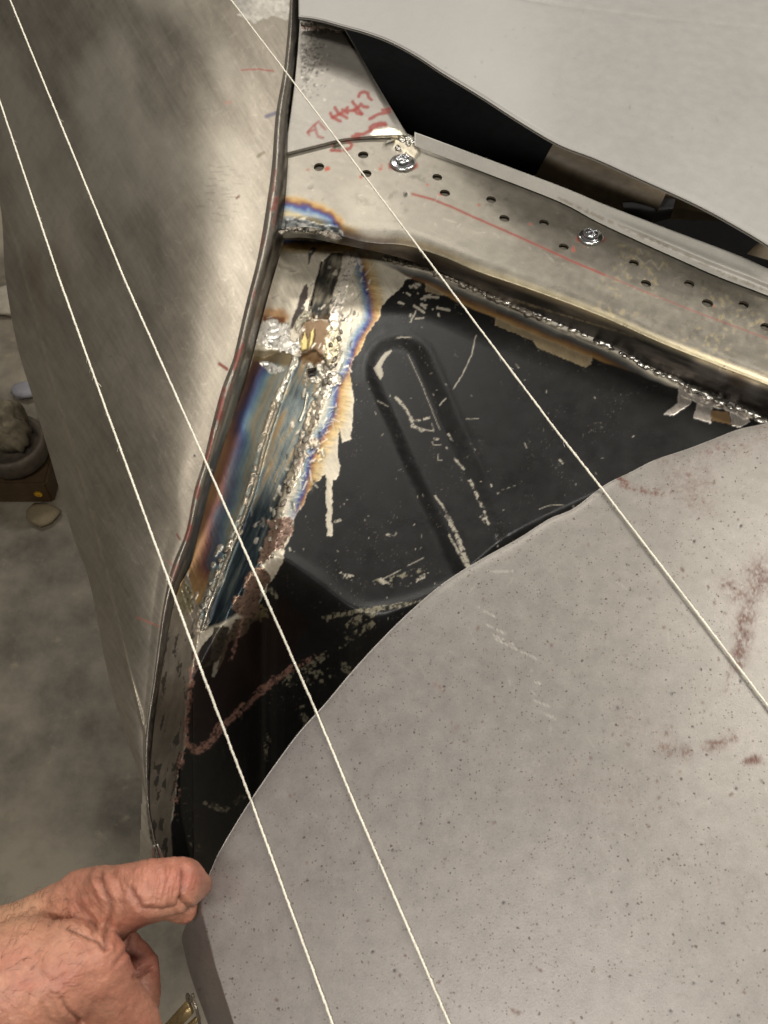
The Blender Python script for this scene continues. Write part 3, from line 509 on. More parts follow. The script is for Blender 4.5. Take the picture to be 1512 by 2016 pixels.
nx = 520; PXa, PYa, t = by_axis(U_, RG, nx, 78, 0, 540, 1596); PXb, PYb, t2 = by_axis(RG, SM, nx, 26, 0, 540, 1596)
PX = np.hstack([PXa, PXb[:, 1:]]); PY = np.hstack([PYa, PYb[:, 1:]]); T = np.concatenate([t, 1+t2[1:]])[None, :]*np.ones((nx, 1))
HOLES = [(628, 329, 10.5, 8, -8), (715, 305, 10.5, 7, 0), (721, 342, 10.5, 7.5, 0), (861, 349, 10, 6.5, 12), (876, 380, 10.5, 6.5, 12), (967, 393, 10, 6.5, 14), (993, 430, 10.5, 6.5, 14), (1071, 439, 10, 6.5, 14), (1110, 486, 10, 6.3, 14), (1248, 518, 10, 6.5, 18), (1272, 558, 10.5, 6.5, 18), (1357, 559, 10.5, 7, 18), (1393, 597, 11.5, 7.5, 18), (1464, 600, 10.5, 7, 18), (1508, 644, 11.5, 7.5, 18)]
Zr = zrail(PX, T)+Rl.samp(PX, PY, 'H')*.001
RM = mat_canvas('rail_steel', bump=.3, sc=1400, colvar=.13, rvar=.08)
tag(sheet('drain_rail', Rl, RM, body, PX, PY, Zr, holes=HOLES, flip=True, skirt=('j0',)), 'perforated bare steel rail with red marker line')
DK = mat_plain('hole_wall_steel', s2l(120, 112, 98), .45, .7)
for hx, hy, ha, hb, rot in HOLES:
    a = np.linspace(0, 2*math.pi, 29)[:-1]; c, s = math.cos(R_(rot)), math.sin(R_(rot))
    x = hx+ha*np.cos(a)*c-hb*np.sin(a)*s; y = hy+ha*np.cos(a)*s+hb*np.sin(a)*c
    top = at(x, y, .9548); bot = top.copy(); bot[:, 2] -= .0014; n = 28
    f = [[i, (i+1) % n, n+(i+1) % n, n+i] for i in range(n)]
    new_obj('hole_rim', mesh('hole_rim', child_fix(body, np.vstack([top, bot])), f), DK, body)
# plate under the rail
UP = mat_plain('under_plate_steel', s2l(120, 112, 100), .5, .5)
pl = Layer(s2l(168, 160, 144)*.8, .5, .3); PXu, PYu, tu = by_axis([(p[0], p[1]-6) for p in U_], [(p[0], p[1]-30) for p in RG], 60, 6, 0, 590, 1596)
sheet('support_plate', pl, mat_canvas('support_plate_steel'), body, PXu, PYu, np.full(PXu.shape, .9508), flip=True)

# ---- gusset with the red handwriting
G = Layer(s2l(176, 170, 160)*.74, .42, .5); G.C *= (.8+.25*b1+.12*b2+.1*b3)[..., None]; G.R += .1*(b1-.5)
for p in [[(345, 540), (280, 592), (212, 668), (235, 700)], [(300, 585), (318, 660), (340, 720), (402, 735)], [(365, 565), (425, 632)], [(215, 665), (290, 640)]]: stroke(G, Zt(p), 4.6, RED, .6, .05, a=.6, wa=.8)
for p in [[(488, 440), (510, 490), (602, 535)], [(538, 375), (580, 440), (682, 495)], [(510, 492), (560, 470), (625, 435)], [(630, 400), (690, 440)], [(690, 372), (672, 400), (700, 412), (780, 405), (800, 440), (860, 452)], [(752, 302), (800, 372), (862, 448)], [(770, 400), (820, 370), (850, 330), (880, 365), (932, 368)],
          [(822, 242), (838, 202), (885, 186), (930, 200), (938, 250), (975, 282)], [(1195, 385), (1108, 405)], [(955, 512), (1050, 455), (1195, 425)], [(972, 642), (955, 610), (1000, 580), (1080, 560), (1140, 562), (1150, 585)], [(790, 690), (880, 692), (950, 655), (1060, 590), (1130, 585)], [(750, 715), (825, 720)]]:
    stroke(G, Zt(p), 6.2, RED, .6, .05, a=.8, wa=.8)
poly(G, Zt([(960, 680), (1010, 630), (1200, 600), (1340, 650), (1370, 700), (1380, 760), (1150, 720), (1000, 715)]), None, .3, .9, .3, wa=3, ws=7, cols=lambda x, y: s2l(236, 228, 210)*(.65+.6*fb(x, y, 4, 231, 3))[..., None])
for k in range(230):
    cx = 592+abs(rng.normal(0, 24)); cy = rng.normal(120, 38); a = R_(rng.normal(-20, 35)); L_ = rng.uniform(1, 5)
    if 60 < cy < 215: stroke(G, [(cx, cy), (cx+L_*math.cos(a), cy+L_*math.sin(a))], rng.uniform(1.2, 2.4), s2l(60, 54, 48) if k % 5 else s2l(216, 210, 200), .5, .5, -.15, a=.75, wa=.6)
stroke(G, [(600, 52), (640, 56), (672, 58)], 12, s2l(150, 128, 116), .5, .6, .6, wa=4, ws=5, brk=.3)
gt_ = arclen([(590, 40), (630, 46), (674, 52)], 90); gb = arclen([(560, 303), (573, 299), (625, 286), (680, 273), (740, 268), (803, 267)], 90); tv = np.linspace(0, 1, 130)
gl = np.interp; GXX = gt_[:, 0][:, None]*(1-tv)+gb[:, 0][:, None]*tv; GYY = gt_[:, 1][:, None]*(1-tv)+gb[:, 1][:, None]*tv
sv = np.linspace(0, 1, 90)[:, None]; GXX = GXX+(1-sv)*4*np.sin(tv*3.14)
GZ = .9575+.004*(1-tv)-.004*sst(.93, 1, sv)*sst(1, .6, tv)+G.samp(GXX, GYY, 'H')*.001+.0*sv
tag(sheet('gusset_plate', G, mat_canvas('gusset_steel', bump=.3, sc=1400, colvar=.12), body, GXX, GYY, GZ, skirt=('j1', 'i0', 'i1'), thick=.0015, flip=True), 'steel gusset with red handwriting High?')
# folded-down side of the gusset towards the dark gap
e = arclen([(674, 52), (700, 96), (740, 166), (770, 220), (803, 267)], 40); PXf = np.repeat(e[:, 0][:, None], 5, 1)+np.linspace(0, 2, 5); PYf = np.repeat(e[:, 1][:, None], 5, 1)
zf = np.linspace(.9635, .9535, 40)[:, None]-np.linspace(0, .03, 5)
sheet('gusset_side', G, D.materials['gusset_steel'], body, PXf, PYf, zf)

# ---- pale outer flange strip behind the rail
SB = [(800, 279), (812, 285), (950, 338), (1099, 396), (1173, 435), (1247, 470), (1322, 504), (1415, 545), (1512, 582), (1600, 620)]
SU = [(800, 255), (822, 262), (950, 309), (1108, 368), (1190, 402), (1322, 453), (1450, 501), (1512, 529), (1600, 568)]
E = Layer(s2l(200, 196, 186)*.9, .5, .2); E.C *= (.85+.18*b1+.1*b2)[..., None]
stroke(E, [(1100, 390), (1250, 460), (1320, 490), (1440, 545), (1512, 575)], 5, s2l(130, 112, 86), .6, .3, a=.5, wa=3, brk=.45)
PXs, PYs, ts = by_axis(SU, SB, 300, 16, 0, 816, 1596)
zs = .9635-.0065*ts[None, :]+.0*PXs; rdg = np.exp(-((ts-.55)/.12)**2)[None, :]*sst(1180, 1300, PXs)*.0016
tag(sheet('edge_flange', E, mat_canvas('flange_steel', bump=.15, sc=1000, colvar=.06), body, PXs, PYs, zs+rdg, skirt=('j0', 'i0'), thick=.0015, flip=True), 'pale grey folded strip behind the rail')

# ---- screws with pan heads and cross recess
ZN = mat_plain('zinc_plated_steel', s2l(222, 222, 224), .22, 1, .08, 900, .05)
def screw(px, py, tilt):
    b = at(px, py, .9556); r = 25*dist(px, py, .955)/F
    prof = [(1.0, 0), (1.02, .05), (1.0, .12), (.86, .17), (.70, .19), (.66, .22)]; na = 48; V = []; Fc = []
    for q, h in prof:
        for k in range(na): a = 2*math.pi*k/na; V.append((q*math.cos(a), q*math.sin(a), h))
    for j in range(len(prof)-1):
        for k in range(na): Fc.append([j*na+k, j*na+(k+1) % na, (j+1)*na+(k+1) % na, (j+1)*na+k])
    V.append((0, 0, .22)); c = len(V)-1; j = (len(prof)-1)*na
    for k in range(na): Fc.append([j+k, j+(k+1) % na, c])
    Rm = np.array([[1, 0, 0], [0, math.cos(tilt), -math.sin(tilt)], [0, math.sin(tilt), math.cos(tilt)]])
    w = new_obj('screw', mesh('screw', child_fix(body, np.array(V)*r@Rm.T+b), Fc), ZN, body)
    V = []; Fc = []; nr, na = 22, 72
    for i in range(nr+1):
        q = .62*i/nr
        for k in range(na):
            a = 2*math.pi*k/na; h = .22+.34*math.sqrt(max(0, 1-(q/.63)**3.2)); x, y = q*math.cos(a), q*math.sin(a)
            u, v = x*math.cos(.35)+y*math.sin(.35), -x*math.sin(.35)+y*math.cos(.35)
            s = min(abs(u)/.10, abs(v)/.10)
            if max(abs(u), abs(v)) < .46 and s < 1.25: h -= .34*(1-max(0, s-.8)/.45)*(1-max(0, (max(abs(u), abs(v))-.36)/.10))
            V.append((x, y, h))
    for i in range(nr):
        for k in range(na): Fc.append([i*na+k, (i+1)*na+k, (i+1)*na+(k+1) % na, i*na+(k+1) % na])
    hd = new_obj('head', mesh('head', (np.array(V)*r)@Rm.T+b-np.array(body.location), Fc), ZN, w)
    return w
for p in [(793, 321, .0), (1163, 466, .0)]: screw(*p)

# ---- weld beads: chains of little nuggets
BW = mat_plain('bright_weld_metal', s2l(206, 202, 194), .26, .95, .5, 1500, .2)
BD = mat_plain('dark_weld_metal', s2l(140, 132, 120), .42, .7, .6, 1500, .3)
def ico():
    import bmesh
    bm = bmesh.new(); bmesh.ops.create_icosphere(bm, subdivisions=2, radius=1); V = np.array([v.co[:] for v in bm.verts]); Fc = np.array([[v.index for v in f.verts] for f in bm.faces]); bm.free(); return V, Fc
IV, IF = ico()
def blobs(name, items, mat, parent):
    """items: px, py, z, rx px, ry px, angle, height px"""
    V = []; Fc = []; k = 0
    for px, py, z, rx, ry, an, h in items:
        c = at(px, py, z); sc = dist(px, py, z)/F; p0 = at(px, py, z); p1 = at(px+math.cos(an)*5, py+math.sin(an)*5, z); ux = p1-p0; ux /= np.linalg.norm(ux); uy = np.cross([0, 0, 1], ux)
        L = IV*(1+.20*rng.normal(size=(len(IV), 1)))
        V.append(c+L[:, :1]*rx*sc*ux+L[:, 1:2]*ry*sc*uy+L[:, 2:]*h*sc*np.array([0, 0, 1])); Fc.append(IF+k); k += len(IV)
    return new_obj(name, mesh(name, child_fix(parent, np.vstack(V)), np.vstack(Fc)), mat, parent)
def chain(pts, step, r, zoff, jit=1.5, asp=1.3, prob=1.0, zf=None):
    p = arclen(pts, max(2, int(sum(math.hypot(b[0]-a[0], b[1]-a[1]) for a, b in zip(pts[:-1], pts[1:]))/step))); out = []
    for i in range(len(p)):
        if rng.random() > prob: continue
        q = p[min(i+1, len(p)-1)]-p[max(i-1, 0)]; an = math.atan2(q[1], q[0]); x = p[i, 0]+rng.normal(0, jit*.6); y = p[i, 1]+rng.normal(0, jit*.6); rr = r*rng.uniform(.45, 1.45)
        z = (zf or z_inner)(x, y)+I.samp(np.array(x), np.array(y), 'H')*.001; out.append((x, y, float(z)+zoff, rr*asp*rng.uniform(.8, 1.2), rr, an+rng.normal(0, .3), rr*.6))
    return out
blobs('weld_bead', chain([(760, 507), (820, 521), (871, 540), (955, 577), (1060, 624)], 10, 6.5, .0014), BD, body)
blobs('weld_bead', chain([(955, 574), (1000, 594), (1060, 620), (1130, 650), (1200, 682), (1275, 722), (1330, 748)], 12, 6.4, .0010, jit=3, asp=1.4, prob=.82), BW, body)
blobs('weld_bead', chain([(1330, 748), (1365, 766), (1410, 786), (1478, 815), (1560, 850)], 12, 7.2, .0012, jit=5, asp=1.4), BW, body)
blobs('weld_bead', chain([(556, 455), (590, 452), (620, 456), (650, 465)], 6, 4.0, .030, 4, 1.2), BD, body)
tag(blobs('weld_spatter', chain(WELD2[4:15], 12, 5.0, .0002, 8, 1.6, .6), BD, body), kind='stuff')
blobs('weld_bead', chain([(478, 1035), (450, 1080), (425, 1130), (410, 1180), (402, 1230)], 13, 4, .0006, 4, 1.5, .7), BD, body)
blobs('weld_bead', [(655, 466, .953, 14, 10, .3, 8), (640, 461, .953, 10, 8, 0, 6), (615, 455, .953, 9, 6, 0, 5)], BD, body)
blobs('weld_bead', [(600+k*9+rng.normal(0, 2), 46+k*1.5+rng.normal(0, 1.2), .966, 11, 7, .1, 4) for k in range(8)], BD, body)
blobs('weld_bead', [(798+rng.normal(0, 9), 280+rng.normal(0, 9), .9555, 8, 6, .5, 4) for k in range(9)], BW, body)

# ---- outer quarter panel, its rolled edge
Q = Layer(s2l(158, 149, 134)*.82, .42, .68)
q1 = fb(GX, GY, 120, 301, 4, 60, 1.6); q2 = fb(GX, GY, 5, 302, 3, 62, 14); q3 = fb(GX, GY, 36, 303, 4, 70, 3); q4 = fb(GX, GY, 3, 304, 2, 30, 6)
lf = np.interp(GY, *smooth(LIP_L).T[::-1]); dl = lf-GX
Q.C *= (.74+.32*q1+.16*q2+.26*(q3-.5)+.34*(fb(GX, GY, 2.2, 307, 2, 60, 12)-.5)+.22*(fb(GX, GY, 2.4, 308, 3, 118, 6)-.5)+.06*q4)[..., None]; Q.R += .14*(q1-.5)+.1*(q3-.5)  # brush grain, plus reflection clouds painted in as broad tone
dkp = sst(.42, .78, fb(GX, GY, 70, 306, 4, 75, 2.4))*sst(80, 200, dl); Q.put(dkp*.28, s2l(74, 66, 58), .42, .7)  # oil stains and dark reflections painted in together
Q.put(sst(.40, .70, fb(GX, GY, 110, 351, 3, 65, 2.2))*sst(0, 60, dl)*sst(900, 300, GY)*.38, s2l(206, 198, 182), .46, .6)  # bright reflection painted in as paler patches near the top
Q.put(sst(.55, .7, fb(GX, GY, 60, 309, 3, 80, 4))*sst(300, 700, GY)*sst(300, 420, dl)*.35, s2l(120, 90, 50), .45, .7)
for k in range(700):    # random grinder scratches
    cy = rng.uniform(0, 1500); cx = np.interp(cy, *smooth(LIP_L).T[::-1])-abs(rng.normal(0, 130))-3
    if cx < np.interp(cy, *np.array(Q_L).T[::-1])+30: continue
    a = R_(rng.choice([20, 50, -30, 80])+rng.normal(0, 14)); L_ = rng.uniform(3, 16)
    stroke(Q, [(cx, cy), (cx+L_*math.cos(a), cy+L_*math.sin(a))], rng.uniform(.8, 1.5), s2l(214, 206, 190) if k % 3 else s2l(92, 84, 74), .4, .8, -.02, a=rng.uniform(.08, .36), wa=.4)
for k in range(26):     # short file marks
    cx, cy = 410+(k % 3)*22+rng.normal(0, 6), 325+k*4.5; stroke(Q, [(cx, cy), (cx+rng.uniform(10, 26), cy+rng.normal(0, 2))], 1.2, s2l(104, 96, 86), .4, .8, a=.6, wa=.8)
for p, w, c, a in [([(475, 138), (510, 136), (538, 140)], 2.6, RED, .75), ([(443, 203), (455, 200)], 5, s2l(180, 120, 110), .5), ([(466, 390), (470, 386)], 4, s2l(120, 70, 50), .8), ([(525, 229), (545, 222)], 7, s2l(72, 76, 110), .6), ([(519, 300), (508, 308)], 6, s2l(110, 100, 60), .5),
                   ([(432, 716), (447, 727)], 5, s2l(120, 44, 30), .9), ([(348, 1052), (354, 1062)], 4, s2l(90, 30, 20), .9), ([(268, 1215), (300, 1228), (328, 1240)], 2.6, RED*.8, .9), ([(330, 1103), (340, 1115)], 2.5, RED, .7), ([(383, 897), (383.5, 897)], 4, (.02, .02, .02), .9)]:
    stroke(Q, p, w, c, .6, .1, a=a, wa=.8)
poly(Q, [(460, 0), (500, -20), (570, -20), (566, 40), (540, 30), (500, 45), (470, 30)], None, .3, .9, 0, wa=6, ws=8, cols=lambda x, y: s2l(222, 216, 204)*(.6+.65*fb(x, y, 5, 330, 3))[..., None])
# crease line: relief, with its highlight also painted in as paler colour
CRS = [(-60, 240), (30, 480), (54, 567), (94, 727), (148, 904), (188, 1046), (217, 1161), (251, 1309), (274, 1395), (291, 1463)]
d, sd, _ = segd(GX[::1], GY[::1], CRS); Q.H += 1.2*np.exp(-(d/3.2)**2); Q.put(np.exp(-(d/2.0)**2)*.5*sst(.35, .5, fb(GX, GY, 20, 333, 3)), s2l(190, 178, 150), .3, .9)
# lip colours
lr = np.interp(GY, *smooth(FLA_R).T[::-1]); v = (GX-lf)/np.maximum(lr-lf, 4)
Lp = Layer(s2l(170, 162, 150)*.8, .36, .85); fn = fb(GX, GY, 6, 340, 4, 108, 5); fn2 = fb(GX, GY, 3, 341, 3)
Lp.C *= (.6+.7*fn)[..., None]
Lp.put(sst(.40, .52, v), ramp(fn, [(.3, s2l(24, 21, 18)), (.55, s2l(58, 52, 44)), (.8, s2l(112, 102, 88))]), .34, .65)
Lp.put(sst(-.2, .1, v)*sst(.52, .38, v)*sst(.54, .60, fb(GX, GY, 8, 342, 3, 105, 5))*sst(300, 340, GY)*sst(1300, 1000, GY)*.8, s2l(124, 50, 38), .55, .2)
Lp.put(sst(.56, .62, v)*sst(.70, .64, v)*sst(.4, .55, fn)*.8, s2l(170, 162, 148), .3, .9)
Lp.H += (fn2-.5)*.5*(v < .55)
QM = mat_canvas('hand_worked_steel', bump=.16, sc=700, colvar=.05, rvar=.06, aniso=(1, 1, 1))
ny = 820; PXq, PYq, tq = by_axis(Q_L, LIP_L, ny, 250, 1, -60, 1704, ease=lambda t: t)
wq = (PXq[:, -1]-PXq[:, 0])[:, None]; U = tq[None, :]*np.ones((ny, 1))
hq = .24*wq/560
zq = .966+.0*np.sin(np.clip(wq*(1-U)/160, 0, math.pi))-hq*(1-U)**2.6+Q.samp(PXq, PYq, 'H')*.001
zq += .0055*(fb(PXq, PYq, 210, 350, 2, 60, 1.5)-.5)*sst(0, .15, 1-U)
# carry the side on down below the silhouette
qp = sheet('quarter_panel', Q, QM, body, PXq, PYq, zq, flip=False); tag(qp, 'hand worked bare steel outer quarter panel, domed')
low = at(PXq[:, 0], PYq[:, 0], zq[:, 0]); dz_ = (.03+.13*sst(1250, 700, PYq[:, 0]))[:, None]; low2 = low+dz_*np.array([.1, 0, -1]); low3 = low+dz_*np.array([.5, 0, -2.2])
Vl = np.vstack([low, low2, low3]); k = int((PYq[:, 0] < 1230).sum()); Vl = np.vstack([low[:k], low2[:k], low3[:k]]); fl_ = np.array([[i, i+1, k+i+1, k+i] for i in range(k-1)]+[[k+i, k+i+1, 2*k+i+1, 2*k+i] for i in range(k-1)])
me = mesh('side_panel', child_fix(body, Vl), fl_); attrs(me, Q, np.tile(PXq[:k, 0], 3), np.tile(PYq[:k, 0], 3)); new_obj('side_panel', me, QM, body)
PXl, PYl, tl_ = by_axis(LIP_L, FLA_R, 850, 17, 1, -60, 1704)
zl = .9665+.0028*np.sin(np.clip(tl_/.45, 0, 1)*math.pi)-.022*sst(.42, 1.0, tl_)+.0014*np.exp(-((tl_-.66)/.09)**2); zl = zl[None, :]+Lp.samp(PXl, PYl, 'H')*.0010
tag(sheet('rolled_lip', Lp, mat_canvas('lip_steel', bump=.4, sc=1300, colvar=.2, rvar=.1), body, PXl, PYl, zl, flip=False), 'dark rolled edge of the quarter panel with traces of red paint')

# ---- dim inner structure seen through the black gap
GM = mat_plain('dusty_dark_steel', (.0028, .0028, .003), .9, 0, .2, 120, .25, spec=.06); TN = mat_plain('dusty_tan_paint', s2l(118, 104, 82), .6, 0, .2, 90, .25)
def strip(name, top, bot, zt, zb, mat, n=30, bow=0):
    a = arclen(top, n); b = arclen(bot, n); t = np.linspace(0, 1, 12)
    PX = a[:, :1]*(1-t)+b[:, :1]*t; PY = a[:, 1:2]*(1-t)+b[:, 1:2]*t; Z = zt*(1-t)+zb*t+bow*np.sin(t*math.pi)
    Z = np.repeat(Z[None, :], n, 0) if Z.ndim == 1 else Z
    V = at(PX.ravel(), PY.ravel(), Z.ravel()); new_obj(name, mesh(name, child_fix(body, V), gridfaces(n, 12)[:, ::-1]), mat, body)
strip('inner_bulkhead', [(640, 20), (900, 60), (1130, 230)], [(720, 240), (860, 330), (1060, 380)], .80, .78, GM, bow=.03)
strip('inner_brace', [(1108, 250), (1200, 280), (1330, 340)], [(1040, 370), (1130, 420), (1270, 470)], .86, .83, TN, bow=.035)
strip('inner_bracket', [(1316, 360), (1400, 380), (1470, 420)], [(1296, 395), (1380, 418), (1470, 428)], .84, .83, TN, bow=.004)
strip('inner_bracket', [(1310, 400), (1400, 420), (1470, 430)], [(1312, 432), (1380, 434), (1470, 438)], .828, .80, TN)
strip('inner_bracket', [(1490, 480), (1540, 470), (1600, 470)], [(1470, 500), (1540, 520), (1600, 540)], .86, .85, TN)
strip('inner_hose', [(1225, 395), (1260, 385), (1330, 392)], [(1230, 425), (1270, 440), (1320, 430)], .87, .86, mat_plain('black_rubber', (.012, .012, .012), .6), bow=.012)
# floor of the dark cavity below the body so that no daylight shows through it
CV = mat_plain('cavity_underseal', (.005, .005, .005), .9, spec=.06)
V = at(np.array([560, 1700, 1700, 1560, 520, 440, 430]), np.array([-60, -60, 700, 1400, 1830, 1790, 1450]), .62); 
new_obj('floor_pan', mesh('floor_pan', child_fix(body, V), [list(range(7))][:1], False), CV, body)
V = np.vstack([at(np.array([352, 420, 470, 560]), np.array([1770, 1715, 1650, 1600]), .905), at(np.array([352, 420, 470, 560]), np.array([1770, 1715, 1650, 1600]), .905)-[0, 0, .28]])
new_obj('arch_wall', mesh('arch_wall', child_fix(body, V), [[0, 1, 5, 4], [1, 2, 6, 5], [2, 3, 7, 6]], False), CV, body)

# ================================================================== light grey upper panel
roof = thing('roof_panel', 'smooth pale grey steel panel with curved lower edge above the dark gap', 'body panel', (.3, .9, 1.0))
Tp = Layer(s2l(188, 185, 179)*.69, .50, .18); Tp.C *= (.93+.09*fb(GX, GY, 160, 401, 3)+.03*b3)[..., None]; Tp.R += .08*(b1-.5)
for k in range(60):
    cx, cy = rng.uniform(700, 1512), rng.uniform(20, 430); L_ = rng.uniform(0, 5); a = rng.uniform(0, 3); stroke(Tp, [(cx, cy), (cx+L_*math.cos(a), cy+L_*math.sin(a))], rng.uniform(1, 2.2), s2l(120, 110, 98), .6, .2, a=rng.uniform(.3, .8), wa=.5)
d, _, _ = segd(GX, GY, smooth([(960, -18), (1043, 0), (1210, 26), (1396, 48), (1512, 58), (1610, 64)])); Tp.H -= .7*np.exp(-(d/2.6)**2); Tp.put(np.exp(-(d/1.6)**2)*.4, s2l(150, 142, 130))
PXt, PYt, tt_ = by_axis([(540, -100), (1620, -100)], TOPE, 330, 110, 0, 588, 1600, sm=False)
tpc = smooth(TOPE); yb = np.interp(PXt[:, 0], tpc[:, 0], tpc[:, 1]); PYt = -100+(yb[:, None]+100)*tt_[None, :]
zt = .974+.028*sst(620, 1150, PXt)+.010*np.sin(PXt/420)-.000022*(PYt-100)-.0007*sst(.97, 1, tt_)[None, :]+Tp.samp(PXt, PYt, 'H')*.001
sheet('panel_skin', Tp, mat_canvas('pale_primed_steel', bump=.12, sc=1300, colvar=.05), roof, PXt, PYt, zt, skirt=('j1', 'i0'), thick=.0016, flip=True)
# ================================================================== big grey lower panel
lid = thing('boot_lid_skin', 'large grey steel panel speckled with rust, its curved edge over the black opening', 'body panel', (.2, .35, .96))
Ld = Layer(s2l(177, 171, 162)*.64, .44, .42)
Ld.C *= (.90+.14*fb(GX, GY, 130, 501, 4)+.06*fb(GX, GY, 10, 502, 4))[..., None]
low_left_shade = sst(300, 1500, GY-1.0*(GX-500)); Ld.C *= (1-low_left_shade[..., None]*np.array([.10, .115, .08]))  # shading towards the lower left painted into the colour, slightly purple
BR = s2l(98, 58, 46)
for pts, w, a, b in [([(1500, 1130), (1540, 1150)], 44, .55, .35), ([(1430, 1150), (1450, 1170)], 26, .45, .4), ([(1480, 1160), (1470, 1240), (1455, 1300)], 26, .5, .4), ([(1460, 1220), (1452, 1310)], 18, .5, .35), ([(1440, 1310), (1430, 1360)], 8, .3, .45), ([(1310, 1475), (1350, 1485)], 22, .55, .47), ([(1390, 1470), (1420, 1463), (1445, 1452)], 15, .7, .4), ([(1472, 1500), (1492, 1494)], 11, .9, .2),
                     ([(1222, 945), (1235, 955), (1270, 965), (1300, 970)], 10, .8, .45), ([(1222, 940), (1228, 950)], 12, .6, .3), ([(1310, 900), (1340, 930), (1380, 950)], 50, .45, .6), ([(1390, 890), (1470, 870), (1512, 850)], 40, .4, .56), ([(1330, 960), (1390, 1000)], 40, .4, .62),
                     ([(1100, 1540), (1230, 1570)], 90, .16, .5), ([(1240, 1420), (1300, 1440)], 60, .14, .5), ([(860, 1350), (870, 1358)], 11, .5, .4), ([(898, 1430), (893, 1438)], 8, .6, .3), ([(1010, 1990), (1020, 1995)], 8, .4, .3)]:
    sl = win(pts, w*1.6+10); x, y = warp(GX[sl], GY[sl], 7, 12, int(w+pts[0][0])); d, _, _ = segd(x, y, pts); m = np.exp(-(d/(w*.62))**2)*(.35+.65*sst(b-.06, b+.16, fb(x, y, 10, 521, 3)))*sst(.30, .62, fb(GX[sl], GY[sl], 3.2, 522, 3))
    Ld.put(np.clip(m*a*1.5, 0, .9), BR, .7, .1, None, sl)
for k in range(260):
    cx, cy = rng.uniform(400, 1530), rng.uniform(860, 2030); a = R_(rng.normal(25, 40)); L_ = rng.uniform(6, 40); stroke(Ld, [(cx, cy), (cx+L_*math.cos(a), cy+L_*math.sin(a))], rng.uniform(.8, 1.6), s2l(208, 200, 190) if k % 3 else s2l(110, 104, 98), .5, .4, a=rng.uniform(.08, .25), wa=1.5, brk=.35)
for k in range(1500):
    cx, cy = rng.uniform(380, 1530), rng.uniform(840, 2030)
    den = .25+.75*math.exp(-((cx-1250)/350)**2-((cy-1250)/380)**2)
    if rng.random() > den: continue
    w = rng.choice([1.8, 2.4, 3, 4.2, 6], p=[.38, .32, .2, .08, .02]); dk = rng.random() < .05; a_ = rng.uniform(0, 3.1); L_ = w*rng.uniform(0, 1)
    stroke(Ld, [(cx, cy), (cx+L_*math.cos(a_), cy+L_*math.sin(a_))], w, s2l(34, 32, 34) if dk else s2l(100, 76, 66), .7, .1, a=rng.uniform(.5, 1), wa=1.4, ws=3, seed=k % 50, soft=.9)
for x, y in [(1215, 1393), (1457, 1341), (1448, 1553), (991, 1776), (772, 1673), (829, 1621), (1320, 1990), (733, 1873), (1458, 1035), (1366, 1065), (776, 1910), (1365, 1935)]: stroke(Ld, [(x, y), (x+.5, y)], 5.2, s2l(30, 28, 34), .5, .2, -.2, a=.95, wa=.5)
for p in [[(940, 1195), (975, 1215)], [(958, 1230), (1000, 1250)], [(970, 1250), (1010, 1268)], [(975, 1258), (1058, 1298)], [(1045, 1320), (1062, 1325)], [(1048, 1340), (1070, 1348)], [(1050, 1378), (1085, 1392)], [(1060, 1400), (1095, 1415)], [(960, 1125), (1010, 1125)]]: stroke(Ld, p, 1.6, s2l(222, 216, 204), .4, .5, a=.7, wa=.7, brk=.35)
LM = mat_canvas('grey_sheet_steel', bump=.22, sc=1500, colvar=.12, rvar=.04, speck=[(520, .30, (.07, .045, .036), .17, 0), (900, .36, (.10, .075, .06), .30, 5)])
nA = 640; EA = arclen(LID_E, nA); fr = np.linspace(0, 1, nA)
EB = arclen([(1680, 800), (1680, 1500), (1680, 2140), (1100, 2150), (470, 2130)], nA, sm=False); tL = np.linspace(0, 1, 330)
PXL = EA[:, :1]*(1-tL)+EB[:, :1]*tL; PYL = EA[:, 1:2]*(1-tL)+EB[:, 1:2]*tL
def z_lid(px, py):
    P = at(px, py, .965); x, y = P[..., 0], P[..., 1]
    z = .982-.55*(x-.16)**2*(x < .16)-.16*(x-.16)**2-.16*(y-.42)**2
    cr_ = np.interp(py, [1600, 1700, 1795, 1900, 2016, 2150], [400, 396, 396, 423, 460, 505]); dx = np.clip(cr_-px, 0, None)*sst(1740, 1800, py)
    return z-.00065*dx-.00002*dx**1.5
zL = z_lid(PXL, PYL)+Ld.samp(PXL, PYL, 'H')*.001; eg = np.linspace(0, 1, 330)[None, :]; dpx = np.hypot(PXL-EA[:, :1], PYL-EA[:, 1:2]); zL = zL-.0012*np.exp(-dpx/7)
sheet('lid_skin', Ld, LM, lid, PXL, PYL, zL, skirt=('j0',), thick=.0015, flip=False)
Vr = at(EA[:, 0], EA[:, 1], zL[:, 0]); Vr[:, 2] -= .0015; ctr = at(1100, 1700, .93); Vi = Vr+(ctr-Vr)*.06; Vi[:, 2] -= .004
new_obj('lid_hem', mesh('lid_hem', child_fix(lid, np.vstack([Vr, Vi])), np.array([[i, i+1, nA+i+1, nA+i] for i in range(nA-1)])), DK, lid)

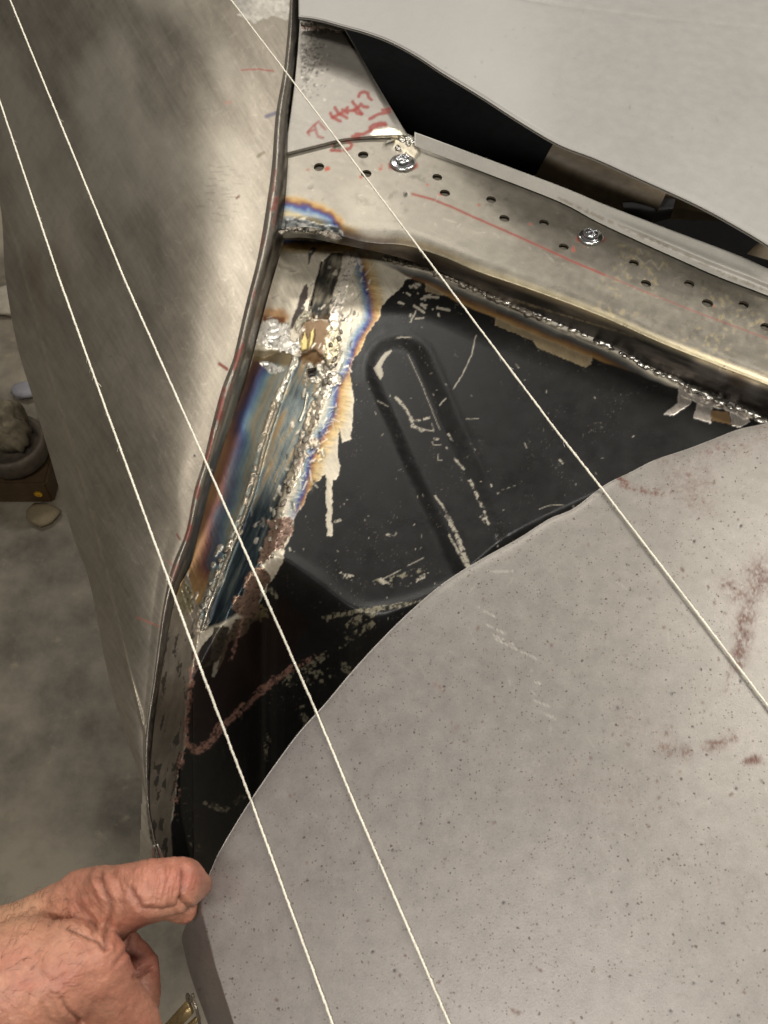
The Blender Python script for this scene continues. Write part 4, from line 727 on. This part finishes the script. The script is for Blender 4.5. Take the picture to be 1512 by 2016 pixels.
# ================================================================== strings
def tube_mesh(P, r, n=8, twist=None):
    P = np.asarray(P); T_ = np.gradient(P, axis=0); T_ /= np.linalg.norm(T_, axis=1)[:, None]; up = np.array([0, 0, 1.0])
    A = np.cross(T_, up); A /= np.linalg.norm(A, axis=1)[:, None]+1e-9; B = np.cross(T_, A); V = []
    r = np.broadcast_to(r, (len(P),)); tw = np.zeros(len(P)) if twist is None else twist
    for k in range(n):
        a = 2*math.pi*k/n+tw; rr = r*(1+(.16*np.cos(3*2*math.pi*k/n) if twist is not None else 0))
        V.append(P+(A*np.cos(a)[:, None]+B*np.sin(a)[:, None])*rr[:, None])
    V = np.stack(V, 1).reshape(-1, 3); m = len(P); f = [[i*n+k, i*n+(k+1) % n, (i+1)*n+(k+1) % n, (i+1)*n+k] for i in range(m-1) for k in range(n)]
    f += [list(range(n))[::-1], [(m-1)*n+k for k in range(n)]]; return V, f
SMt = mat_plain('cream_twine', s2l(240, 234, 216), .8, 0, .5, 2200, .10, sss=0)
def zs_lid(x, y): return float(z_lid(np.array(float(x)), np.array(float(y))))
STR = [('middle cream string, from the top left corner over the lip and down the grey panel', [(-10, -70, 1.03), (20, 0, 1.03), (245, 550, 1.012), (400, 898, .997), (520, 1170, .995), (622, 1400, 'L'), (700, 1588, 'L'), (885, 2016, 'L'), (925, 2110, 'L')]),
       ('leftmost cream string, crossing the panel left edge of the photo and ending at bottom', [(-45, 70, 1.01), (0, 200, 1.008), (117, 550, 1.0), (211, 812, .992), (400, 1329, .985), (495, 1578, 'L'), (560, 1757, 'L'), (655, 2016, 'L'), (690, 2112, 'L')]),
       ('rightmost cream string, stretched over the drilled rail and the rusty part of the grey panel', [(402, -70, .988), (455, 0, .988), (550, 125, .985), (877, 557, .985), (1100, 854, .987), (1182, 958, 'L'), (1300, 1112, 'L'), (1512, 1390, 'L'), (1600, 1506, 'L')])]
for lb, pts in STR:
    fine = []
    for (a, b) in zip(pts[:-1], pts[1:]):
        if a[2] == 'L' and b[2] == 'L': fine += [(a[0]+(b[0]-a[0])*t, a[1]+(b[1]-a[1])*t, 'L') for t in np.linspace(0, 1, 14)[:-1]]
        else: fine.append(a)
    pts = fine+[pts[-1]]
    P = np.array([at(x, y, (zs_lid(x, y)+.0013) if z == 'L' else z) for x, y, z in pts])
    s = np.concatenate([[0], np.cumsum(np.linalg.norm(np.diff(P, axis=0), axis=1))]); u = np.arange(0, s[-1], .0011)
    Q3 = np.stack([np.interp(u, s, P[:, k]) for k in range(3)], -1); Q3 += rng.normal(0, .00005, Q3.shape)
    V, f = tube_mesh(Q3, 0.00055*(1+.10*rng.normal(size=len(u)).clip(-1.5, 1.5)), 9, u/.0045*2*math.pi)
    o0 = Q3[0]; o = new_obj('string_line', mesh('string_line', V-o0, f), SMt); o.location = o0; tag(o, lb, 'string', 'cream strings stretched across the panels')
    # loose fibres
    FV = []; FF = []; k = 0
    for q in range(46):
        i = rng.integers(5, len(u)-5); d0 = rng.normal(size=3); d0 /= np.linalg.norm(d0); L_ = rng.uniform(.0012, .003); tt = Q3[i+2]-Q3[i]; tt /= np.linalg.norm(tt)
        C_ = np.array([Q3[i]+tt*L_*w*1.2+d0*L_*w*(1-.3*w) for w in np.linspace(0, 1, 4)]); v, f = tube_mesh(C_, .00006, 3); FV.append(v); FF += [[a+k for a in ff] for ff in f]; k += len(v)
    tag(new_obj('loose_fibre', mesh('loose_fibre', np.vstack(FV)-o0, FF), SMt, o), kind='stuff')

# ================================================================== workshop floor
FLm, nt, P_ = principled('worn_concrete'); lk = nt.links.new; tc = N(nt, 'ShaderNodeTexCoord')
n1 = N(nt, 'ShaderNodeTexNoise', i_Scale=5.0, i_Detail=9.0, i_Roughness=.62); n2 = N(nt, 'ShaderNodeTexNoise', i_Scale=34.0, i_Detail=6.0, i_Roughness=.6)
for n in (n1, n2): lk(tc.outputs['Object'], n.inputs['Vector'])
r1 = N(nt, 'ShaderNodeValToRGB'); r1.color_ramp.elements[0].position = .38; r1.color_ramp.elements[0].color = (*s2l(86, 78, 66), 1); r1.color_ramp.elements[1].position = .62; r1.color_ramp.elements[1].color = (*s2l(152, 142, 124), 1)
r2 = N(nt, 'ShaderNodeValToRGB'); r2.color_ramp.elements[0].position = .60; r2.color_ramp.elements[0].color = (0, 0, 0, 1); r2.color_ramp.elements[1].position = .74; r2.color_ramp.elements[1].color = (1, 1, 1, 1)
lk(n1.outputs[0], r1.inputs[0]); lk(n2.outputs[0], r2.inputs[0]); mc = N(nt, 'ShaderNodeMix', data_type='RGBA'); mc.inputs[7].default_value = (*s2l(168, 156, 126), 1)
m5 = N(nt, 'ShaderNodeMath', operation='MULTIPLY'); lk(r2.outputs[0], m5.inputs[0]); m5.inputs[1].default_value = .5; lk(m5.outputs[0], mc.inputs[0]); lk(r1.outputs[0], mc.inputs[6]); lk(mc.outputs[2], P_.inputs['Base Color'])
rg = N(nt, 'ShaderNodeMapRange'); lk(n1.outputs[0], rg.inputs[0]); rg.inputs[3].default_value = .35; rg.inputs[4].default_value = .6; lk(rg.outputs[0], P_.inputs['Roughness'])
bp = N(nt, 'ShaderNodeBump'); bp.inputs['Strength'].default_value = .3; bp.inputs['Distance'].default_value = .004; lk(n2.outputs[0], bp.inputs['Height']); lk(bp.outputs[0], P_.inputs['Normal'])
fl0 = new_obj('floor', mesh('floor', [(-8, -6, 0), (8, -6, 0), (8, 12, 0), (-8, 12, 0)], [[0, 1, 2, 3]], False), FLm); tag(fl0, 'worn grey concrete workshop floor', kind='structure')

# ---- round stand on the floor at the left
def lathe(prof, n=48):
    V = [(r*math.cos(2*math.pi*k/n), r*math.sin(2*math.pi*k/n), h) for r, h in prof for k in range(n)]; f = []
    for j in range(len(prof)-1):
        for k in range(n): f.append([j*n+k, j*n+(k+1) % n, (j+1)*n+(k+1) % n, (j+1)*n+k])
    f.append([(len(prof)-1)*n+k for k in range(n)]); return np.array(V), f
def box(x0, x1, y0, y1, z0, z1, bev=.004):
    import bmesh
    bm = bmesh.new(); bmesh.ops.create_cube(bm, size=1)
    for v in bm.verts: v.co = ((x0+x1)/2+v.co.x*(x1-x0), (y0+y1)/2+v.co.y*(y1-y0), (z0+z1)/2+v.co.z*(z1-z0))
    bmesh.ops.bevel(bm, geom=bm.edges[:], offset=bev, segments=2, affect='EDGES'); V = np.array([v.co[:] for v in bm.verts]); f = [[v.index for v in q.verts] for q in bm.faces]; bm.free(); return V, f
c0 = at(22, 872, .10); jr = 66*dist(22, 872, .10)/F
jack = thing('trolley_jack_saddle', 'rusty round steel saddle on a brown base standing on the floor at left', 'jack', (c0[0], c0[1], 0))
RS = mat_plain('dusty_rusty_steel', s2l(96, 86, 74), .7, .3, .5, 60, .3); BRN = mat_plain('brown_painted_steel', s2l(74, 56, 34), .6, .1, .3, 60, .25)
V, f = lathe([(jr*.5, .05), (jr*.95, .07), (jr*1.02, .095), (jr, .108), (jr*.88, .108), (jr*.8, .085), (.01, .08)]); new_obj('saddle', mesh('saddle', V, f), RS, jack)
V, f = box(-.30, jr*.98, -jr*.92, jr*.5, .0, .055); new_obj('base', mesh('base', V, f, False), BRN, jack)
YL = mat_plain('yellow_paint', s2l(196, 148, 30), .6, 0, .2); V, f = lathe([(.007, -jr*.92-.002), (.007, -jr*.92-.001), (.004, -jr*.92-.003)], 14); V = V[:, [0, 2, 1]]; V[:, 0] += jr*.62; V[:, 2] += .028; new_obj('paint_dot', mesh('paint_dot', V, f), YL, jack)
LV = IV.copy(); import bmesh
bm = bmesh.new(); bmesh.ops.create_icosphere(bm, subdivisions=5, radius=1); LV = np.array([v.co[:] for v in bm.verts]); LF = np.array([[v.index for v in q.verts] for q in bm.faces]); bm.free()
nn = fb(LV[:, 0]*40+200, LV[:, 1]*40+LV[:, 2]*30+300, 14, 601, 5); LV = LV*(1+.55*(nn-.5))[:, None]*np.array([jr*.62, jr*.6, .055])
c1 = at(14, 838, .135); o = new_obj('putty_lump', mesh('putty_lump', LV, LF), mat_plain('dried_putty', s2l(124, 114, 94), .85, 0, .6, 80, .25)); o.location = (c1[0], c1[1], .135); tag(o, 'crumbly tan lump lying on the round steel saddle', 'lump')
def crumple(name, px, py, z, r, mat, lab, cat, sq=.5, seed=1):
    n_ = fb(IV[:, 0]*30+90*seed, IV[:, 1]*30+IV[:, 2]*25+50, 12, seed, 3); V = IV*(1+.8*(n_-.5))[:, None]*np.array([1, .8, sq])*r; c = at(px, py, z)
    o = new_obj(name, mesh(name, V, IF, False), mat); o.location = c; tag(o, lab, cat)
crumple('foil_scrap', 16, 951, .012, .012, ZN, 'small shiny crumpled foil scrap on the floor below the brown base', 'scrap', .7, 3)
crumple('stone_chip', 86, 1012, .008, .030, mat_plain('tan_chip', s2l(128, 114, 88), .8), 'flat tan chip lying on the concrete floor near the panel edge', 'chip', .22, 5)
crumple('plastic_scrap', 50, 768, .01, .028, mat_plain('pale_plastic', s2l(140, 138, 142), .6), 'pale scrap on the floor behind the round saddle', 'scrap', .3, 7)
crumple('paper_scrap', 20, 590, .01, .06, mat_plain('pale_dust', s2l(172, 162, 146), .9), 'pale dusty scrap on the floor at the far left edge', 'scrap', .15, 9)

# ---- wire clip at the end of the lip and brass clamp under the panel edge
wp = [at(x, y, z) for x, y, z in [(305, 1712, .925), (303, 1690, .932), (302, 1672, .938), (304, 1665, .94), (308, 1664, .94), (312, 1670, .938), (320, 1692, .932), (328, 1715, .925)]]
V, f = tube_mesh(arclen(np.array(wp)[:, :], 30) if False else np.array([np.array(wp).T[k] for k in range(3)]).T, .0007, 8); o0 = np.array(wp[0])
o = new_obj('wire_clip', mesh('wire_clip', V-o0, f), mat_plain('dull_wire', s2l(190, 186, 176), .35, .9)); o.location = o0; tag(o, 'small bent wire clip standing at the end of the lip above the finger', 'clip')
BRS = mat_plain('worn_brass', s2l(206, 180, 130), .35, .8, .4, 500, .2)
cb = at(362, 2010, .86); cl = thing('spring_clamp', 'small brass clamp with wire spring below the grey panel edge', 'clamp', tuple(cb))
sc_ = dist(362, 2010, .86)/F
def quadbar(name, p, q, w, h, mat):
    p, q = np.array(p, float), np.array(q, float); t_ = (q-p)/np.linalg.norm(q-p); s_ = np.cross(t_, [0, 0, 1]); s_ /= np.linalg.norm(s_); u_ = np.cross(s_, t_)
    V, f = box(0, np.linalg.norm(q-p), -w/2, w/2, -h/2, h/2, min(w, h)*.2); V = p+V[:, :1]*t_+V[:, 1:2]*s_+V[:, 2:]*u_; new_obj(name, mesh(name, V-cb, f), mat, cl)
quadbar('jaw', at(330, 2030, .85), at(374, 1982, .87), 26*sc_, 12*sc_, BRS); quadbar('jaw', at(345, 2045, .845), at(392, 2002, .865), 10*sc_, 8*sc_, BRS)
ring = [at(372+6*math.cos(a)+2, 1962+10*math.sin(a), .885-.002*a) for a in np.linspace(-.5, 3.6, 12)]+[at(383, 1975, .885), at(388, 1990, .882), at(396, 2030, .875)]
V, f = tube_mesh(np.array(ring), 3.0*sc_, 8); new_obj('spring_wire', mesh('spring_wire', V-cb, f), mat_plain('rusty_wire', s2l(170, 158, 140), .3, .8, .5, 800, .3), cl)

# ================================================================== the hand
hand = thing('person', 'bare hand reaching in from the lower left, index finger hooked under the grey panel edge', 'person', tuple(atd(120, 1880, .37)))
def capsule(a, b, ra, rb, n=20, m=9):
    a, b = np.array(a), np.array(b); t_ = b-a; L_ = np.linalg.norm(t_); t_ = t_/L_; s_ = np.cross(t_, [.3, .2, 1]); s_ /= np.linalg.norm(s_); u_ = np.cross(s_, t_)
    rings = [(a-t_*ra*math.cos(k), ra*math.sin(k)) for k in np.linspace(.12, math.pi/2, m)]+[(b+t_*rb*math.sin(k), rb*math.cos(k)) for k in np.linspace(0, math.pi/2-.12, m)]
    V = np.array([c+(s_*math.cos(q)+u_*math.sin(q))*r for c, r in rings for q in np.linspace(0, 2*math.pi, n, endpoint=False)]); K = len(rings)
    f = [[i*n+k, i*n+(k+1) % n, (i+1)*n+(k+1) % n, (i+1)*n+k] for i in range(K-1) for k in range(n)]+[list(range(n))[::-1], [(K-1)*n+k for k in range(n)]]; return V, f
chains = [
    [(-20, 2090, .36, 120), (110, 2050, .36, 105), (215, 2050, .365, 75)],
    [(-110, 1990, .385, 185), (10, 1905, .385, 118), (90, 1850, .385, 92), (165, 1790, .385, 74)],        # back of the hand to the first knuckle
    [(165, 1788, .382, 74), (205, 1782, .376, 72), (250, 1763, .366, 60), (300, 1750, .362, 58), (345, 1741, .368, 53), (362, 1738, .380, 47), (386, 1742, .405, 31), (405, 1740, .43, 18)],   # index finger
    [(190, 1830, .405, 50), (262, 1791, .402, 37), (330, 1778, .402, 30), (360, 1790, .405, 29)],          # finger just behind it
    [(-60, 2010, .355, 150), (40, 1940, .350, 128), (120, 1915, .350, 98), (178, 1905, .352, 74)],         # thumb side mass
    [(178, 1905, .352, 74), (215, 1960, .36, 62), (262, 2010, .37, 52), (285, 2060, .38, 46)],
    [(205, 1868, .43, 40), (243, 1872, .425, 41), (272, 1905, .418, 42), (273, 1958, .41, 43), (262, 2020, .40, 46)]]  # curled finger
VV = []; FF = []; k = 0
for ch in chains:
    for (x0, y0, d0, r0), (x1, y1, d1, r1) in zip(ch[:-1], ch[1:]):
        v, f = capsule(atd(x0, y0, d0), atd(x1, y1, d1), r0*d0/F, r1*d1/F); VV.append(v); FF += [[a+k for a in q] for q in f]; k += len(v)
me = mesh('tmp', np.vstack(VV), FF); tmp = new_obj('tmp', me)
md = tmp.modifiers.new('r', 'REMESH'); md.mode = 'VOXEL'; md.voxel_size = .0011; md = tmp.modifiers.new('s', 'SMOOTH'); md.factor = .6; md.iterations = 9
dg = bpy.context.evaluated_depsgraph_get(); hm = D.meshes.new_from_object(tmp.evaluated_get(dg)); D.objects.remove(tmp)
import bmesh as _b
bm = _b.new(); bm.from_mesh(hm); _b.ops.subdivide_edges(bm, edges=bm.edges[:], cuts=1, use_grid_fill=True, smooth=.5); bm.to_mesh(hm); bm.free()
V = np.empty(len(hm.vertices)*3, 'f'); hm.vertices.foreach_get('co', V); V = V.reshape(-1, 3).astype(float)
Nn = np.empty(len(hm.vertices)*3, 'f'); hm.vertices.foreach_get('normal', Nn); Nn = Nn.reshape(-1, 3).astype(float)
hx, hy, hd = px_of(V)
HZ = lambda p: zz((0, 1660), 3.516, p)
disp = np.zeros(len(V)); dark = np.zeros(len(V))
CREASE = [([(705, 235), (735, 340), (760, 440), (745, 540), (720, 720)], 2.6, 1.6), ([(905, 330), (960, 410), (985, 450), (1100, 462), (1200, 445), (1250, 400)], 2.4, .9), ([(1275, 190), (1262, 300), (1260, 400), (1290, 435)], 2.4, 1.6), ([(500, 590), (600, 640), (680, 690), (722, 735)], 2.4, 1.5),
          ([(935, 930), (980, 890), (1045, 860)], 2, 1.3), ([(800, 830), (880, 740), (915, 640)], 2, .8), ([(420, 1075), (450, 1140), (530, 1210), (570, 1230)], 2, .9), ([(780, 200), (820, 270), (850, 340)], 2.4, .7), ([(560, 430), (620, 540), (660, 640)], 3, .7), ([(290, 1120), (320, 1190), (360, 1240)], 2, .5), ([(640, 540), (700, 640)], 3, .6), ([(850, 250), (905, 330), (960, 430)], 3, .7), ([(540, 350), (620, 350), (690, 330)], 2, .4)]
for p, w, dp in CREASE:
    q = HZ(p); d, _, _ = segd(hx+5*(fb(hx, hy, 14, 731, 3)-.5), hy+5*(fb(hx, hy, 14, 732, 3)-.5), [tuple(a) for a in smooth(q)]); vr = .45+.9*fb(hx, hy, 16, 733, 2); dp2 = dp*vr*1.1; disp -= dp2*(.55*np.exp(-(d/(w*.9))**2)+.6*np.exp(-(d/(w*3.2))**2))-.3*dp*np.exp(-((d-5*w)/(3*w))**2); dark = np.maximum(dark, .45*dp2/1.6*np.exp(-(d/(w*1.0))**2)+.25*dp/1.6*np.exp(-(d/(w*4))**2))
# fine ring wrinkles over the finger, skin grain elsewhere
wr = fb(hx+.25*(hy-1740), hy, 3.6, 701, 2, 85, 7); rm = np.exp(-((hx-310)/52)**2-((hy-1735)/55)**2); disp += rm*(wr-.5)*1.3
wr2 = fb(hx, hy, 7, 703, 3, 60, 4); r2_ = np.exp(-((hx-185)/60)**2-((hy-1790)/70)**2); disp += r2_*(wr2-.5)*1.7
disp += (fb(hx, hy, 26, 705, 3)-.5)*1.0+(fb(hx, hy, 5, 706, 3)-.5)*.22
for c_, rr, hh in [((195, 1745), 34, 1.6), ((185, 1885), 30, 1.3), ((262, 1762), 20, .5)]: disp += hh*np.exp(-((hx-c_[0])**2+(hy-c_[1])**2)/rr**2)
V += Nn*disp[:, None]*.001
hm.vertices.foreach_set('co', child_fix(hand, V).ravel().astype('f')); hm.update(); hm.name = 'hand'
hm.polygons.foreach_set('use_smooth', np.ones(len(hm.polygons), bool))
c1_, c2_, c3_ = s2l(186, 136, 110), s2l(164, 102, 84), s2l(202, 158, 124)
n1_ = fb(hx, hy, 50, 711, 3)[:, None]; n2_ = fb(hx, hy, 12, 712, 3)[:, None]
skin = c1_*(1-n1_)+c2_*n1_; pale = sst(150, 20, hx)[:, None]*sst(1900, 1780, hy)[:, None]; skin = skin*(1-pale*.6)+c3_*pale*.6
red = (np.exp(-((hx-345)/50)**2-((hy-1730)/45)**2)+.8*np.exp(-((hx-50)/30)**2-((hy-1940)/14)**2)+.7*np.exp(-((hx-270)/60)**2-((hy-1900)/60)**2))[:, None]; skin = skin*(1-.45*red)+s2l(158, 76, 66)*.45*red
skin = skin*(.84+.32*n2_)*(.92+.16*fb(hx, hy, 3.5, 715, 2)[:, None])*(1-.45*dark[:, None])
cc = np.ones((len(V), 4)); cc[:, :3] = skin; a = hm.color_attributes.new('Tint', 'FLOAT_COLOR', 'POINT'); a.data.foreach_set('color', cc.ravel().astype('f'))
hmat, nt, P_ = principled('weathered_skin'); lk = nt.links.new; at_ = N(nt, 'ShaderNodeAttribute', attribute_name='Tint'); tc = N(nt, 'ShaderNodeTexCoord')
n1 = N(nt, 'ShaderNodeTexNoise', i_Scale=900.0, i_Detail=5.0); v1 = N(nt, 'ShaderNodeTexVoronoi', i_Scale=1100.0); lk(tc.outputs['Object'], n1.inputs['Vector']); lk(tc.outputs['Object'], v1.inputs['Vector'])
ad = N(nt, 'ShaderNodeMath', operation='ADD'); lk(n1.outputs[0], ad.inputs[0]); lk(v1.outputs['Distance'], ad.inputs[1])
bp = N(nt, 'ShaderNodeBump'); bp.inputs['Strength'].default_value = .35; bp.inputs['Distance'].default_value = .0004; lk(ad.outputs[0], bp.inputs['Height']); lk(bp.outputs[0], P_.inputs['Normal'])
lk(at_.outputs['Color'], P_.inputs['Base Color']); P_.inputs['Roughness'].default_value = .52; P_.inputs['Subsurface Weight'].default_value = .18; P_.inputs['Subsurface Radius'].default_value = (.004, .0016, .0008); P_.inputs['Subsurface Scale'].default_value = 1.0
hm.materials.clear(); ho = new_obj('hand', hm, hmat, hand)
# hair on the back of the hand
vis = np.where((hx > 2) & (hx < 150) & (hy > 1760) & (hy < 1960) & (np.einsum('ij,ij->i', Nn, np.array([0, 0, CAMZ])-V) > .15*.37))[0]
HV = []; HF = []; k = 0
for i in rng.choice(vis, 150):
    p = V[i]; t0 = atd(hx[i]+10, hy[i]-6+rng.normal(0, 6), hd[i])-atd(hx[i], hy[i], hd[i]); t0 /= np.linalg.norm(t0); L_ = rng.uniform(.002, .0045)
    C_ = np.array([p+t0*L_*w+Nn[i]*L_*.45*math.sin(w*2.6) for w in np.linspace(0, 1, 5)]); v, f = tube_mesh(C_, .00005, 3); HV.append(v); HF += [[a+k for a in q] for q in f]; k += len(v)
o = new_obj('hair', mesh('hair', child_fix(hand, np.vstack(HV)), HF), mat_plain('brown_hair', s2l(96, 66, 44), .5), hand); o['kind'] = 'stuff'
print('tris', sum(len(o.data.loops)-2*len(o.data.polygons) for o in SC.objects if o.type == 'MESH'))
